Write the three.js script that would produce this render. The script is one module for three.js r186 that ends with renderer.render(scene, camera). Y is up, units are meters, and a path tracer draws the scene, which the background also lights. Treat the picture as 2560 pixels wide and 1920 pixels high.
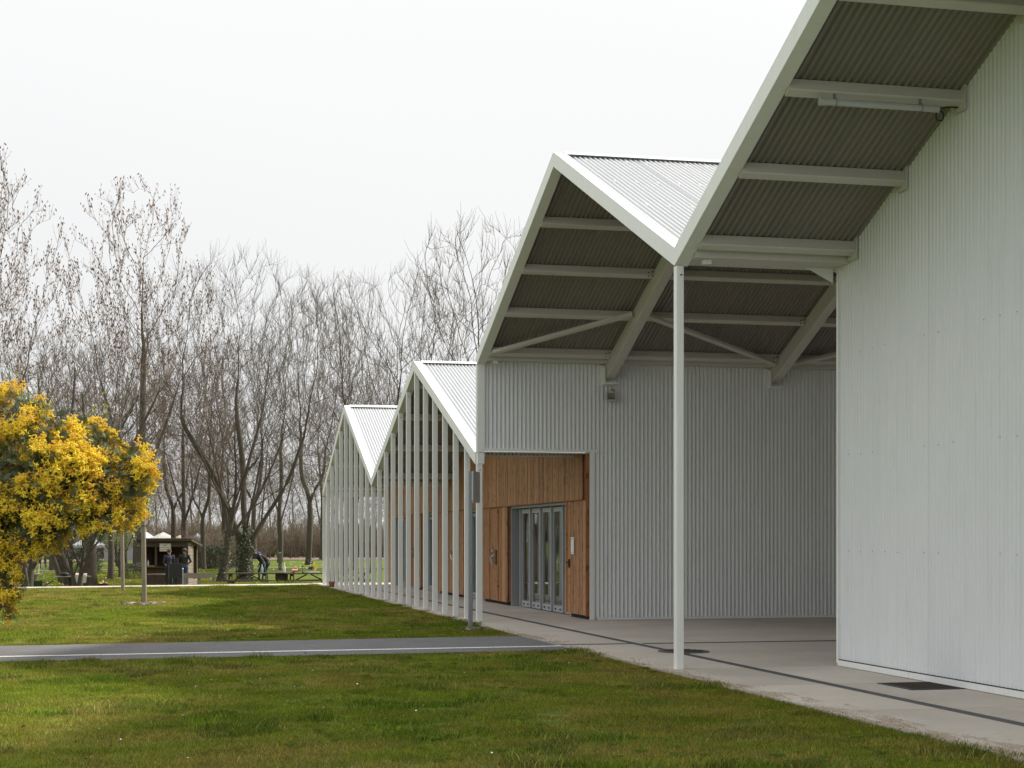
import * as THREE from 'three';
import { mergeGeometries } from 'three/addons/utils/BufferGeometryUtils.js';
import { MarchingCubes } from 'three/addons/objects/MarchingCubes.js';

// ---------------------------------------------------------------- camera, sky, sun, exposure
const scene = new THREE.Scene();
const FX = 4112, HY = 1346, EYE = 1.609, YAW = 0.2273, CX = -6.517, CZ = 19.29;   // focal length in photo pixels, horizon row, eye height, heading
const camera = new THREE.PerspectiveCamera(2 * Math.atan(960 / FX) * 180 / Math.PI, 4 / 3, 0.1, 3000);
camera.position.set(CX, EYE, CZ);
camera.lookAt(CX + Math.sin(YAW) * 10, EYE, CZ - Math.cos(YAW) * 10);
camera.setViewOffset(2560, 1920, 0, -(HY - 960), 2560, 1920);                    // rising front: verticals stay vertical
camera.updateProjectionMatrix();

const SUN = new THREE.Vector3(1.1, 1.0, -0.55).normalize();
{
  const W = 512, H = 256, d = new Float32Array(W * H * 4), v = new THREE.Vector3();
  for (let j = 0; j < H; j++) for (let i = 0; i < W; i++) {
    const th = ((i + 0.5) / W - 0.5) * Math.PI * 2, ph = ((j + 0.5) / H - 0.5) * Math.PI;
    v.set(Math.cos(ph) * Math.cos(th), Math.sin(ph), Math.cos(ph) * Math.sin(th));
    const c = Math.max(0, v.dot(SUN)), cl = 1 + 0.018 * Math.sin(v.x * 5 + v.y * 9 + Math.sin(v.z * 7) * 1.3) * Math.sin(v.z * 6 + v.y * 4);
    const g = (0.665 * (1 + 1.0 * Math.max(0, v.y) ** 2) + 0.10 * c * c * c + 0.45 * Math.pow(c, 14) + 1.2 * Math.pow(c, 60)) * cl;   // thin overcast: lighter overhead and round the veiled sun
    const k = (j * W + i) * 4, b = 1 - Math.min(1, c * 1.1);
    d[k] = g * (1 - 0.018 * b); d[k + 1] = g * (1 - 0.002 * b); d[k + 2] = g * (1 + 0.010 * b); d[k + 3] = 1;
  }
  const sky = new THREE.DataTexture(d, W, H, THREE.RGBAFormat, THREE.FloatType);
  sky.mapping = THREE.EquirectangularReflectionMapping; sky.magFilter = THREE.LinearFilter; sky.minFilter = THREE.LinearFilter; sky.needsUpdate = true;
  scene.background = sky; scene.environment = sky;
}
const sun = new THREE.DirectionalLight(new THREE.Color(1, 0.94, 0.83), 5);
sun.position.copy(SUN).multiplyScalar(120); sun.target.position.set(0, 0, -20); scene.add(sun, sun.target);
sun.castShadow = true; sun.shadow.radius = 7; sun.shadow.mapSize.set(4096, 4096);
Object.assign(sun.shadow.camera, { left: -80, right: 80, top: 80, bottom: -80, near: 1, far: 320 });
const renderer = new THREE.WebGLRenderer({ antialias: true });
renderer.toneMapping = THREE.LinearToneMapping; renderer.toneMappingExposure = 1.3; renderer.shadowMap.enabled = true;

// ---------------------------------------------------------------- helpers
function rng(seed) { let s = seed | 0; return () => { s = (s + 0x6d2b79f5) | 0; let t = Math.imul(s ^ (s >>> 15), 1 | s); t = (t + Math.imul(t ^ (t >>> 7), 61 | t)) ^ t; return ((t ^ (t >>> 14)) >>> 0) / 4294967296; }; }
const V = (x, y, z) => new THREE.Vector3(x, y, z);
const smooth = (a, b, x) => { const t = Math.min(1, Math.max(0, (x - a) / (b - a))); return t * t * (3 - 2 * t); };
const CY = Math.cos(YAW), SY = Math.sin(YAW);
function hash(i, j, s) { let h = Math.imul(i, 374761393) ^ Math.imul(j, 668265263) ^ Math.imul(s, 974711); h = Math.imul(h ^ (h >>> 13), 1274126177); return ((h ^ (h >>> 16)) >>> 0) / 4294967296; }
function vnoise(x, y, s, per) {
  const i = Math.floor(x), j = Math.floor(y), fx = x - i, fy = y - j, u = fx * fx * (3 - 2 * fx), w = fy * fy * (3 - 2 * fy);
  const m = per ? (a) => ((a % per) + per) % per : (a) => a;
  const a = hash(m(i), m(j), s), b = hash(m(i + 1), m(j), s), c = hash(m(i), m(j + 1), s), d = hash(m(i + 1), m(j + 1), s);
  return a + (b - a) * u + (c - a) * w + (a - b - c + d) * u * w;
}
function fbm(x, y, s, oct = 4, per = 0) { let v = 0, a = 0.5, t = 0; for (let o = 0; o < oct; o++) { v += a * vnoise(x, y, s + o, per); t += a; x *= 2; y *= 2; per *= 2; a *= 0.5; } return v / t; }
// the ground: level lawn falling slightly to the left, then a drop behind the far footpath
function groundY(x, z) {
  const lawn = -0.03 + 0.006 * Math.min(0, Math.max(-40, x));
  const low = -0.62 + 0.02 * Math.min(0, Math.max(-30, x + 4));
  return lawn + (low - lawn) * smooth(-40.4, -46.5, z) + 0.9 * smooth(-190, -300, z);
}
function at(u, v, Z) { const X = (u - 1280) / FX * Z; return V(CX + X * CY + Z * SY, EYE + (HY - v) / FX * Z, CZ - (Z * CY - X * SY)); }
function foot(u, Z) { const p = at(u, HY, Z); p.y = groundY(p.x, p.z); return p; }     // the ground point in that direction at that distance

function tex(w, h, fn, srgb = true) {
  const d = new Uint8Array(w * h * 4);
  for (let j = 0; j < h; j++) for (let i = 0; i < w; i++) { const c = fn(i / w, j / h), k = (j * w + i) * 4; d[k] = c[0] * 255; d[k + 1] = c[1] * 255; d[k + 2] = c[2] * 255; d[k + 3] = 255; }
  const t = new THREE.DataTexture(d, w, h); t.wrapS = t.wrapT = THREE.RepeatWrapping; t.magFilter = THREE.LinearFilter; t.minFilter = THREE.LinearMipmapLinearFilter; t.generateMipmaps = true;
  if (srgb) t.colorSpace = THREE.SRGBColorSpace; t.needsUpdate = true; return t;
}
const toS = (l) => l <= 0.0031308 ? l * 12.92 : 1.055 * Math.pow(l, 1 / 2.4) - 0.055;
const lin = (r, g, b, k = 1) => [toS(Math.min(1, r * k)), toS(Math.min(1, g * k)), toS(Math.min(1, b * k))];
function rep(t, sx, sy) { const c = t.clone(); c.repeat.set(sx, sy); c.needsUpdate = true; return c; }
const col = (r, g, b) => new THREE.Color().setRGB(r, g, b);
function mat(r, g, b, rough = 0.7, more = {}) { return new THREE.MeshStandardMaterial({ color: col(r, g, b), roughness: rough, metalness: 0, side: THREE.DoubleSide, ...more }); }

const taken = {};
function numbered(n) { const k = taken[n] = (taken[n] ?? -1) + 1; return k ? n + '_' + String(k).padStart(3, '0') : n; }
function tag(o, label, category, group, kind) { o.userData = { ...o.userData, ...(label && { label }), ...(category && { category }), ...(group && { group }), ...(kind && { kind }) }; return o; }
function thing(name, label, category, pos = [0, 0, 0], turn = 0, group) {
  const o = new THREE.Group(); o.name = numbered(name); scene.add(o); o.position.set(...(pos.isVector3 ? pos.toArray() : pos)); o.rotation.y = turn; return tag(o, label, category, group);
}
function mesh(name, geo, m, parent = scene) {
  if (Array.isArray(geo)) geo = geo.length > 1 ? mergeGeometries(geo.map((g) => g.index ? g.toNonIndexed() : g)) : geo[0];
  const o = new THREE.Mesh(geo, m); o.name = parent === scene ? numbered(name) : name; o.castShadow = o.receiveShadow = true; parent.add(o); return o;
}
function part(name, parent) { const g = new THREE.Group(); g.name = name; parent.add(g); return g; }
function struct(name, geo, m) { const o = mesh(name, geo, m); o.userData.kind = 'structure'; return o; }
// a box with uv in metres and small chamfers along its long edges
function bx(w, h, d, x = 0, y = 0, z = 0, uo = 0, vo = 0) {
  const g = new THREE.BoxGeometry(w, h, d), uv = g.attributes.uv, dims = [[d, h], [d, h], [w, d], [w, d], [w, h], [w, h]];
  for (let f = 0; f < 6; f++) for (let k = 0; k < 4; k++) { const i = f * 4 + k; uv.setXY(i, uv.getX(i) * dims[f][0] + uo, uv.getY(i) * dims[f][1] + vo); }
  g.translate(x, y, z); return g;
}
function cbx(w, h, d, c = 0.006) {            // chamfered box, long axis y
  const s = new THREE.Shape(), a = w / 2, b = d / 2;
  s.moveTo(-a + c, -b); s.lineTo(a - c, -b); s.lineTo(a, -b + c); s.lineTo(a, b - c); s.lineTo(a - c, b); s.lineTo(-a + c, b); s.lineTo(-a, b - c); s.lineTo(-a, -b + c); s.closePath();
  const g = new THREE.ExtrudeGeometry(s, { depth: h, bevelEnabled: false }); g.rotateX(-Math.PI / 2); g.translate(0, 0, 0); return g;   // base at y = 0
}
// a bar from a to b: w across (along side), t along up
function bar(a, b, w, t, up = V(0, 1, 0), c = 0.006) {
  const d = b.clone().sub(a), L = d.length(); d.normalize();
  const sx = d.clone().cross(up).normalize(), uu = sx.clone().cross(d).normalize();
  const g = cbx(w, L, t, Math.min(c, w / 4, t / 4)); g.applyMatrix4(new THREE.Matrix4().makeBasis(sx, d, uu.clone())); 
  g.translate(a.x, a.y, a.z); return g;
}
function rod(a, b, r, r2 = r, n = 8) { const d = b.clone().sub(a), L = d.length(), g = new THREE.CylinderGeometry(r2, r, L, n); g.translate(0, L / 2, 0); g.applyQuaternion(new THREE.Quaternion().setFromUnitVectors(V(0, 1, 0), d.normalize())); g.translate(a.x, a.y, a.z); return g; }
function prism(pts, depth, bevel = 0) {        // polygon in x-y pulled along z
  const s = new THREE.Shape(); pts.forEach((p, i) => i ? s.lineTo(p[0], p[1]) : s.moveTo(p[0], p[1])); s.closePath();
  return new THREE.ExtrudeGeometry(s, { depth, bevelEnabled: bevel > 0, bevelThickness: bevel, bevelSize: bevel, bevelSegments: 1 });
}

// ---------------------------------------------------------------- materials
const fineN = tex(256, 256, (u, v) => { const n = fbm(u * 32, v * 32, 3, 3, 32); return [n, n, n]; }, false);
// lacquered steel: a little uneven, faint dust specks and rain streaks
const paintT = tex(512, 512, (u, v) => { const n = fbm(u * 6, v * 6, 11, 5, 6), st = fbm(u * 64, v * 3, 17, 3, 64) , sp = hash((u * 512) | 0, (v * 512) | 0, 5) > 0.9985 ? 0.8 : 1; const k = (0.95 + 0.05 * n - 0.16 * Math.max(0, st - 0.52)) * sp; return lin(0.97 * k, 0.975 * k, 0.965 * k); });
const white = mat(0.78, 0.79, 0.775, 0.48, { map: rep(paintT, 0.5, 0.5) });
const whites = [0, 1, 2].map((i) => mat(0.725 + 0.008 * i, 0.742 + 0.007 * i, 0.762 + 0.006 * i, 0.45, { map: rep(paintT, 0.45 + i * 0.07, 0.31 + i * 0.05) }));
const roofWhites = [0, 1, 2].map((i) => mat(0.50 + 0.012 * i, 0.51 + 0.01 * i, 0.525 + 0.008 * i, 0.5, { map: rep(paintT, 0.4 + i * 0.06, 0.3 + i * 0.05) }));
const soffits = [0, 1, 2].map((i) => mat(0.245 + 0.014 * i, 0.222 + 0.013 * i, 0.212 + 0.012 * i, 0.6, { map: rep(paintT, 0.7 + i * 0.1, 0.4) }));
const steelPurlin = mat(0.60, 0.575, 0.545, 0.5, { map: rep(paintT, 0.8, 0.8) });
const gap = mat(0.03, 0.028, 0.025, 0.9);
const galv = mat(0.34, 0.36, 0.39, 0.42, { metalness: 0.55, map: rep(tex(128, 128, (u, v) => { const n = fbm(u * 12, v * 12, 91, 3, 12); return lin(0.75 + 0.25 * n, 0.76 + 0.24 * n, 0.78 + 0.22 * n); }), 3, 3) });
const greyFrame = mat(0.32, 0.335, 0.35, 0.45);
const concreteT = tex(1024, 1024, (u, v) => {
  const n = fbm(u * 5, v * 5, 21, 5, 5), f = fbm(u * 90, v * 90, 23, 2, 90), brush = fbm(u * 6, v * 220, 27, 2, 6), st = fbm(u * 9, v * 9, 29, 4, 9);
  const k = 0.74 + 0.28 * n + 0.10 * (f - 0.5) + 0.16 * (brush - 0.5), t = smooth(0.56, 0.8, st) * 0.35;
  return lin((0.53 + 0.02 * t) * k, (0.478 - 0.03 * t) * k, (0.412 - 0.09 * t) * k);
});
const concrete = [0, 1, 2].map((i) => mat(0.96 - 0.05 * i, 0.96 - 0.052 * i, 0.96 - 0.05 * i, 0.85, { map: rep(concreteT, 0.22 + 0.02 * i, 0.22 + 0.015 * i), bumpMap: rep(fineN, 3, 3), bumpScale: 0.002 }));
const asphaltT = tex(1024, 1024, (u, v) => { const n = fbm(u * 6, v * 6, 31, 5, 6), g = hash((u * 1024) | 0, (v * 1024) | 0, 33), f = fbm(u * 160, v * 160, 35, 2, 160); const k = 0.72 + 0.35 * n + 0.5 * (f - 0.5) + (g > 0.985 ? 0.9 : 0); return lin(0.128 * k, 0.128 * k, 0.132 * k); });
const asphalt = mat(1, 1, 1, 0.9, { map: rep(asphaltT, 0.35, 0.35), bumpMap: rep(fineN, 6, 6), bumpScale: 0.004 });
const resin = mat(0.055, 0.057, 0.062, 0.75, { bumpMap: rep(fineN, 5, 5), bumpScale: 0.003 });
const linePaint = mat(0.78, 0.77, 0.74, 0.8, { map: rep(tex(256, 256, (u, v) => { const n = fbm(u * 30, v * 30, 41, 3, 30); const k = n > 0.63 ? 0.45 : 0.9 + 0.1 * n; return lin(k, k, k); }), 1.7, 1.7) });
const lawnT = tex(1024, 1024, (u, v) => {
  const a = fbm(u * 7, v * 7, 51, 5, 7), f = fbm(u * 120, v * 120, 53, 2, 120), d = fbm(u * 16, v * 16, 55, 4, 16), s = smooth(0.42, 0.66, a) * 0.6, q = smooth(0.64, 0.76, d) * 0.55, k = 0.6 + 0.8 * f;
  const r = 0.085 + (0.15 - 0.085) * s, g = 0.125 + (0.15 - 0.125) * s, b = 0.020 + (0.045 - 0.020) * s;
  return lin((r + (0.16 - r) * q) * k, (g + (0.125 - g) * q) * k, (b + (0.06 - b) * q) * k);
});
const lawnM = new THREE.MeshPhysicalMaterial({ color: 0xffffff, roughness: 1, specularIntensity: 0.1, side: THREE.DoubleSide, map: rep(lawnT, 1 / 17, 1 / 17), bumpMap: rep(fineN, 1.3, 1.3), bumpScale: 0.02 });
function woodTex(seed, base, dark, kn) {
  return tex(512, 1024, (u, v) => {
    const w = fbm(u * 4, v * 2, seed, 3, 4), g = fbm(u * 60 + w * 8, v * 4, seed + 3, 3, 0), n = fbm(u * 3, v * 5, seed + 7, 3, 3), kk = smooth(0.70, 0.80, fbm(u * 26, v * 13, seed + 9, 2, 26)) * kn;
    const t = Math.min(1, 0.55 * g + 0.35 * n + kk), k = 0.85 + 0.3 * n;
    return lin((base[0] + (dark[0] - base[0]) * t) * k, (base[1] + (dark[1] - base[1]) * t) * k, (base[2] + (dark[2] - base[2]) * t) * k);
  });
}
const cedarT = woodTex(61, [0.64, 0.345, 0.155], [0.20, 0.08, 0.03], 1.3);
const cedar = [0, 1, 2].map((i) => mat(1 - 0.05 * i, 1 - 0.055 * i, 1 - 0.06 * i, 0.7, { map: rep(cedarT, 0.9, 0.55), vertexColors: true })), cedarPlain = mat(0.95, 0.93, 0.9, 0.7, { map: rep(cedarT, 0.9, 0.55) });
const cedarOld = mat(0.62, 0.5, 0.42, 0.75, { map: rep(cedarT, 0.9, 0.55) });
const greyWoodT = woodTex(71, [0.30, 0.25, 0.19], [0.13, 0.10, 0.075], 0.4);
const greyWood = mat(1, 1, 1, 0.85, { map: rep(greyWoodT, 1.2, 0.8) });
const darkWood = mat(0.24, 0.205, 0.19, 0.85, { map: rep(greyWoodT, 1.2, 0.8) });
const shedWood = mat(0.34, 0.27, 0.235, 0.85, { map: rep(greyWoodT, 1.2, 0.8) });
const paleWood = mat(1.25, 1.2, 1.1, 0.85, { map: rep(greyWoodT, 1.2, 0.8) });
const barkT = tex(256, 256, (u, v) => { const n = fbm(u * 22, v * 6, 81, 4, 22), m = fbm(u * 5, v * 5, 83, 3, 5), k = 0.5 + 0.9 * n, gr = smooth(0.55, 0.75, m) * 0.5; return lin((0.078 - 0.01 * gr) * k, (0.062 + 0.005 * gr) * k, (0.046 - 0.005 * gr) * k); });
const bark = mat(1, 1, 1, 0.95, { map: barkT, bumpMap: rep(fineN, 2, 0.7), bumpScale: 0.012 });
const twigM = mat(0.115, 0.092, 0.072, 0.95);
const twigRed = mat(0.16, 0.118, 0.09, 0.95);
const lichenBark = mat(1, 1, 1, 0.95, { map: tex(256, 256, (u, v) => { const n = fbm(u * 9, v * 9, 87, 4, 9), k = 0.5 + 0.9 * fbm(u * 30, v * 12, 88, 3, 30), t = smooth(0.48, 0.6, n); return lin((0.07 + 0.17 * t) * k, (0.06 + 0.19 * t) * k, (0.05 + 0.14 * t) * k); }) });
const black = mat(0.011, 0.011, 0.012, 0.6);
const glass = new THREE.MeshPhysicalMaterial({ color: col(0.93, 0.96, 0.96), roughness: 0.02, transmission: 1, thickness: 0, ior: 1.52, side: THREE.DoubleSide });

// ---------------------------------------------------------------- the ground
{
  const xs = [], zs = [];
  for (let x = -400; x <= 400;) { xs.push(x); const a = Math.abs(x + 8); x += a < 30 ? 1.5 : a < 80 ? 6 : 40; }
  for (let z = 45; z >= -900;) { zs.push(z); z -= z > -60 ? 1.2 : z > -200 ? 6 : 60; }
  const pos = [], uv = [], idx = [];
  for (const z of zs) for (const x of xs) { pos.push(x, groundY(x, z), z); uv.push(x, z); }
  const n = xs.length;
  for (let j = 0; j + 1 < zs.length; j++) for (let i = 0; i + 1 < n; i++) { const a = j * n + i; idx.push(a, a + 1, a + n, a + 1, a + n + 1, a + n); }
  const g = new THREE.BufferGeometry(); g.setAttribute('position', new THREE.Float32BufferAttribute(pos, 3)); g.setAttribute('uv', new THREE.Float32BufferAttribute(uv, 2)); g.setIndex(idx); g.computeVertexNormals();
  struct('lawn', g, lawnM);
}
// a strip laid on the ground between two edge curves
function strip(rows, lift, uvk = 1) {        // rows: [[x0,z0,x1,z1], ...]
  const pos = [], uv = [], idx = [], m = 6;
  rows.forEach((r) => { for (let k = 0; k <= m; k++) { const x = r[0] + (r[2] - r[0]) * k / m, z = r[1] + (r[3] - r[1]) * k / m; pos.push(x, groundY(x, z) + lift, z); uv.push(x * uvk, z * uvk); } });
  for (let j = 0; j + 1 < rows.length; j++) for (let k = 0; k < m; k++) { const a = j * (m + 1) + k; idx.push(a, a + 1, a + m + 1, a + 1, a + m + 2, a + m + 1); }
  const g = new THREE.BufferGeometry(); g.setAttribute('position', new THREE.Float32BufferAttribute(pos, 3)); g.setAttribute('uv', new THREE.Float32BufferAttribute(uv, 2)); g.setIndex(idx); g.computeVertexNormals(); return g;
}
const LA = 11.92, ZJ = -LA, SLAB = -0.2;       // gable width, line of the wall between hall and wing, slab edge
{
  const near = (x) => -3.86 - 0.02 * (SLAB - x) + 0.012 * Math.sin(x * 1.7), far = (x) => -7.46 - 0.005 * (SLAB - x) + 0.015 * Math.sin(x * 2.3 + 1), lineZ = (x) => -4.72 - 0.035 * (SLAB - x);
  const road = [], paint = [];
  for (let x = SLAB; x >= -60; x -= 0.4) { road.push([x, near(x), x, far(x)]); paint.push([x, lineZ(x) + 0.085, x, lineZ(x) - 0.085]); }
  struct('road', strip(road, 0.014), asphalt); struct('road_marking', strip(paint, 0.019), linePaint);
}
// concrete pavement in cast panels with open joints, under the canopies and through the hall
{
  const pv = new THREE.Group(); pv.name = 'pavement'; pv.userData.kind = 'structure'; scene.add(pv);
  const zc = [17.6, 12.4, 8.5, 5.05, 2.35, 0, -4.765, -8.4, ZJ], zc2 = [ZJ, -15.6, -19.2, -22.8, -26.4, -30, -33.6, -37.2, -40.1];
  let k = 0;
  const pan = (x0, x1, z0, z1, y = 0) => mesh('panel', bx(x1 - x0 - 0.012, 0.14, Math.abs(z1 - z0) - 0.012, (x0 + x1) / 2, y - 0.07, (z0 + z1) / 2, k * 1.7, k * 2.3), concrete[(k++ * 7) % 3], pv);
  for (let i = 0; i + 1 < zc.length; i++) { const inHall = zc[i] <= 0; pan(SLAB, 0.922, zc[i], zc[i + 1]); pan(1.078, inHall ? 5.2 : 2.3, zc[i], zc[i + 1]); if (inHall) { pan(5.2, 9.6, zc[i], zc[i + 1]); pan(9.6, 14, zc[i], zc[i + 1]); } }
  for (let i = 0; i + 1 < zc2.length; i++) { pan(SLAB, 0.922, zc2[i], zc2[i + 1]); pan(1.078, 2.6, zc2[i], zc2[i + 1]); }
  mesh('joint_strip', bx(0.148, 0.13, 57.6, 1.0, -0.068, -11.25), resin, pv);
  mesh('cross_joint', [bx(1.1, 0.004, 0.13, 0.36, 0.003, -4.765), bx(12.85, 0.004, 0.13, 7.53, 0.003, -4.765)], resin, pv);
}
{ // the footpath at the far end
  const r = []; for (let x = -46; x <= SLAB - 0.01; x += 1) r.push([x, -38.5, x, -40.1]); r.push([SLAB - 0.012, -38.5, SLAB - 0.012, -40.1]);
  const c = mat(0.95, 0.93, 0.88, 0.9, { map: rep(concreteT, 0.3, 0.3) }); struct('footpath', strip(r, 0.02), c);
  const q = []; for (let x = 2.6; x <= 30; x += 2) q.push([x, -38.5, x, -40.1]); struct('footpath', strip(q, 0.03), c);
  const f = []; for (let x = -90; x <= 70; x += 4) { const z = -103 + 0.03 * x + Math.sin(x * 0.09) * 1.2; f.push([x, z, x, z - 2.2]); } struct('gravel_path', strip(f, 0.03), mat(0.42, 0.39, 0.34, 1, { map: rep(asphaltT.clone(), 0.2, 0.2) }).clone());
  scene.getObjectByName('gravel_path').material.map = rep(concreteT, 0.15, 0.15);
}
const plough = mat(0.15, 0.115, 0.08, 1, { map: rep(tex(256, 256, (u, v) => { const n = fbm(u * 8, v * 60, 95, 3, 8); const k = 0.6 + 0.8 * n; return lin(k, k, k); }), 0.05, 0.05) });
{ const r = []; for (let x = -190; x <= 190; x += 10) r.push([x, -150 + 0.05 * x, x, -182 + 0.05 * x]); struct('bare_field', strip(r, 0.05), plough); }
{ // soil washed onto the edge of the paving, in a thin grainy crust
  const am = tex(1024, 128, (u, v) => { const n = fbm(u * 48, v * 6, 121, 5, 48), f = fbm(u * 300, v * 60, 123, 2, 300), b = fbm(u * 14, 0.5, 125, 3, 14), a = n * 0.6 + f * 0.4 > 0.44 + 0.42 * v - 0.22 * (b - 0.45) ? 0.38 : 0; return [a, a, a]; }, false);
  const w = new THREE.PlaneGeometry(20, 0.62, 1, 1); w.rotateX(-Math.PI / 2); w.rotateY(Math.PI / 2); w.translate(SLAB + 0.31, 0.0025, 2.2); { const p = w.attributes.position, q = w.attributes.uv; for (let i = 0; i < 4; i++) q.setXY(i, (p.getZ(i) + 8) / 20, (p.getX(i) - SLAB) / 0.62); }
  const o = mesh('soil_wash', w, mat(0.36, 0.255, 0.155, 1, { alphaMap: am, transparent: true })); tag(o, 'tan soil washed over the edge of the paving', 'soil', null, 'stuff');
}
// grates in the pavement
{
  const g = thing('drain_grate', 'rectangular dark grate set in the pavement against the white wall', 'grate', [1.86, 0.004, 2.86]);
  mesh('grate_frame', [bx(0.66, 0.012, 0.03, 0, 0, 0.4), bx(0.66, 0.012, 0.03, 0, 0, -0.4), bx(0.03, 0.012, 0.77, 0.315, 0, 0), bx(0.03, 0.012, 0.77, -0.315, 0, 0)], resin, g);
  mesh('pit', bx(0.6, 0.002, 0.77, 0, -0.002, 0), gap, g);
  for (let i = 0; i < 12; i++) mesh('grate_bar', bx(0.6, 0.01, 0.022, 0, 0.001, -0.35 + i * 0.0635), darkWood, g);
  const m = thing('manhole_cover', 'round dark manhole cover in the paving behind the tall column', 'manhole', [1.12, 0.004, -2.92]);
  mesh('cover', [new THREE.CylinderGeometry(0.36, 0.37, 0.016, 40)], mat(0.095, 0.088, 0.08, 0.8, { bumpMap: rep(fineN, 3, 3), bumpScale: 0.01 }), m);
  for (let i = 0; i < 6; i++) mesh('cover_rib', bx(0.62 - Math.abs(i - 2.5) * 0.1, 0.01, 0.03, 0, 0.012, -0.25 + i * 0.1), resin, m);
}

// ---------------------------------------------------------------- corrugated sheet
const PITCH = 0.083, AMP = 0.0155;
function corrugated(n, y0, y1, phase = 0, seg = 8, xs = 0, flat = 1) {      // n waves along +x from 0, from y0(x) to y1(x), profile in +z
  const f0 = typeof y0 === 'function' ? y0 : () => y0, f1 = typeof y1 === 'function' ? y1 : () => y1, pos = [], nor = [], uv = [], idx = [], N = Math.round(n * seg);
  for (let i = 0; i <= N; i++) {
    const x = i / seg * PITCH, a = (x / PITCH + phase) * Math.PI * 2, s = Math.sin(a), c = Math.cos(a), zz = AMP * flat * Math.tanh(1.6 * c) / Math.tanh(1.6), th = 1 - Math.tanh(1.6 * c) ** 2, dz = -AMP * flat * 1.6 * th / Math.tanh(1.6) * s * Math.PI * 2 / PITCH, l = Math.hypot(1, dz);
    pos.push(x, f0(x + xs), zz, x, f1(x + xs), zz); nor.push(-dz / l, 0, 1 / l, -dz / l, 0, 1 / l); uv.push(x + xs, f0(x + xs), x + xs, f1(x + xs));
    if (i) { const k = i * 2; idx.push(k - 2, k, k - 1, k, k + 1, k - 1); }
  }
  const g = new THREE.BufferGeometry(); g.setAttribute('position', new THREE.Float32BufferAttribute(pos, 3)); g.setAttribute('normal', new THREE.Float32BufferAttribute(nor, 3)); g.setAttribute('uv', new THREE.Float32BufferAttribute(uv, 2)); g.setIndex(idx); return g;
}
// lay sheets 14 waves wide side by side; basis maps sheet x / y / normal into the world; every other sheet laps over its neighbours
function sheets(parent, name, width, y0, y1, origin, bX, bY, mats, seg = 8, waves = 14, flat = 1) {
  const W = waves * PITCH, bZ = bX.clone().cross(bY).normalize();
  for (let i = 0, x = 0; x < width - 0.01; i++, x += W) {
    const n = Math.min(waves + 0.5, (width - x) / PITCH), g = corrugated(n, y0, y1, 0, seg, x, flat), o = origin.clone().addScaledVector(bX, x).addScaledVector(bZ, (i % 2) * 0.0035);
    const M = new THREE.Matrix4().makeBasis(bX, bY, bZ).setPosition(o); g.applyMatrix4(M); mesh(name, g, mats[(i * 5 + (i >> 2)) % mats.length], parent);
  }
}

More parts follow.
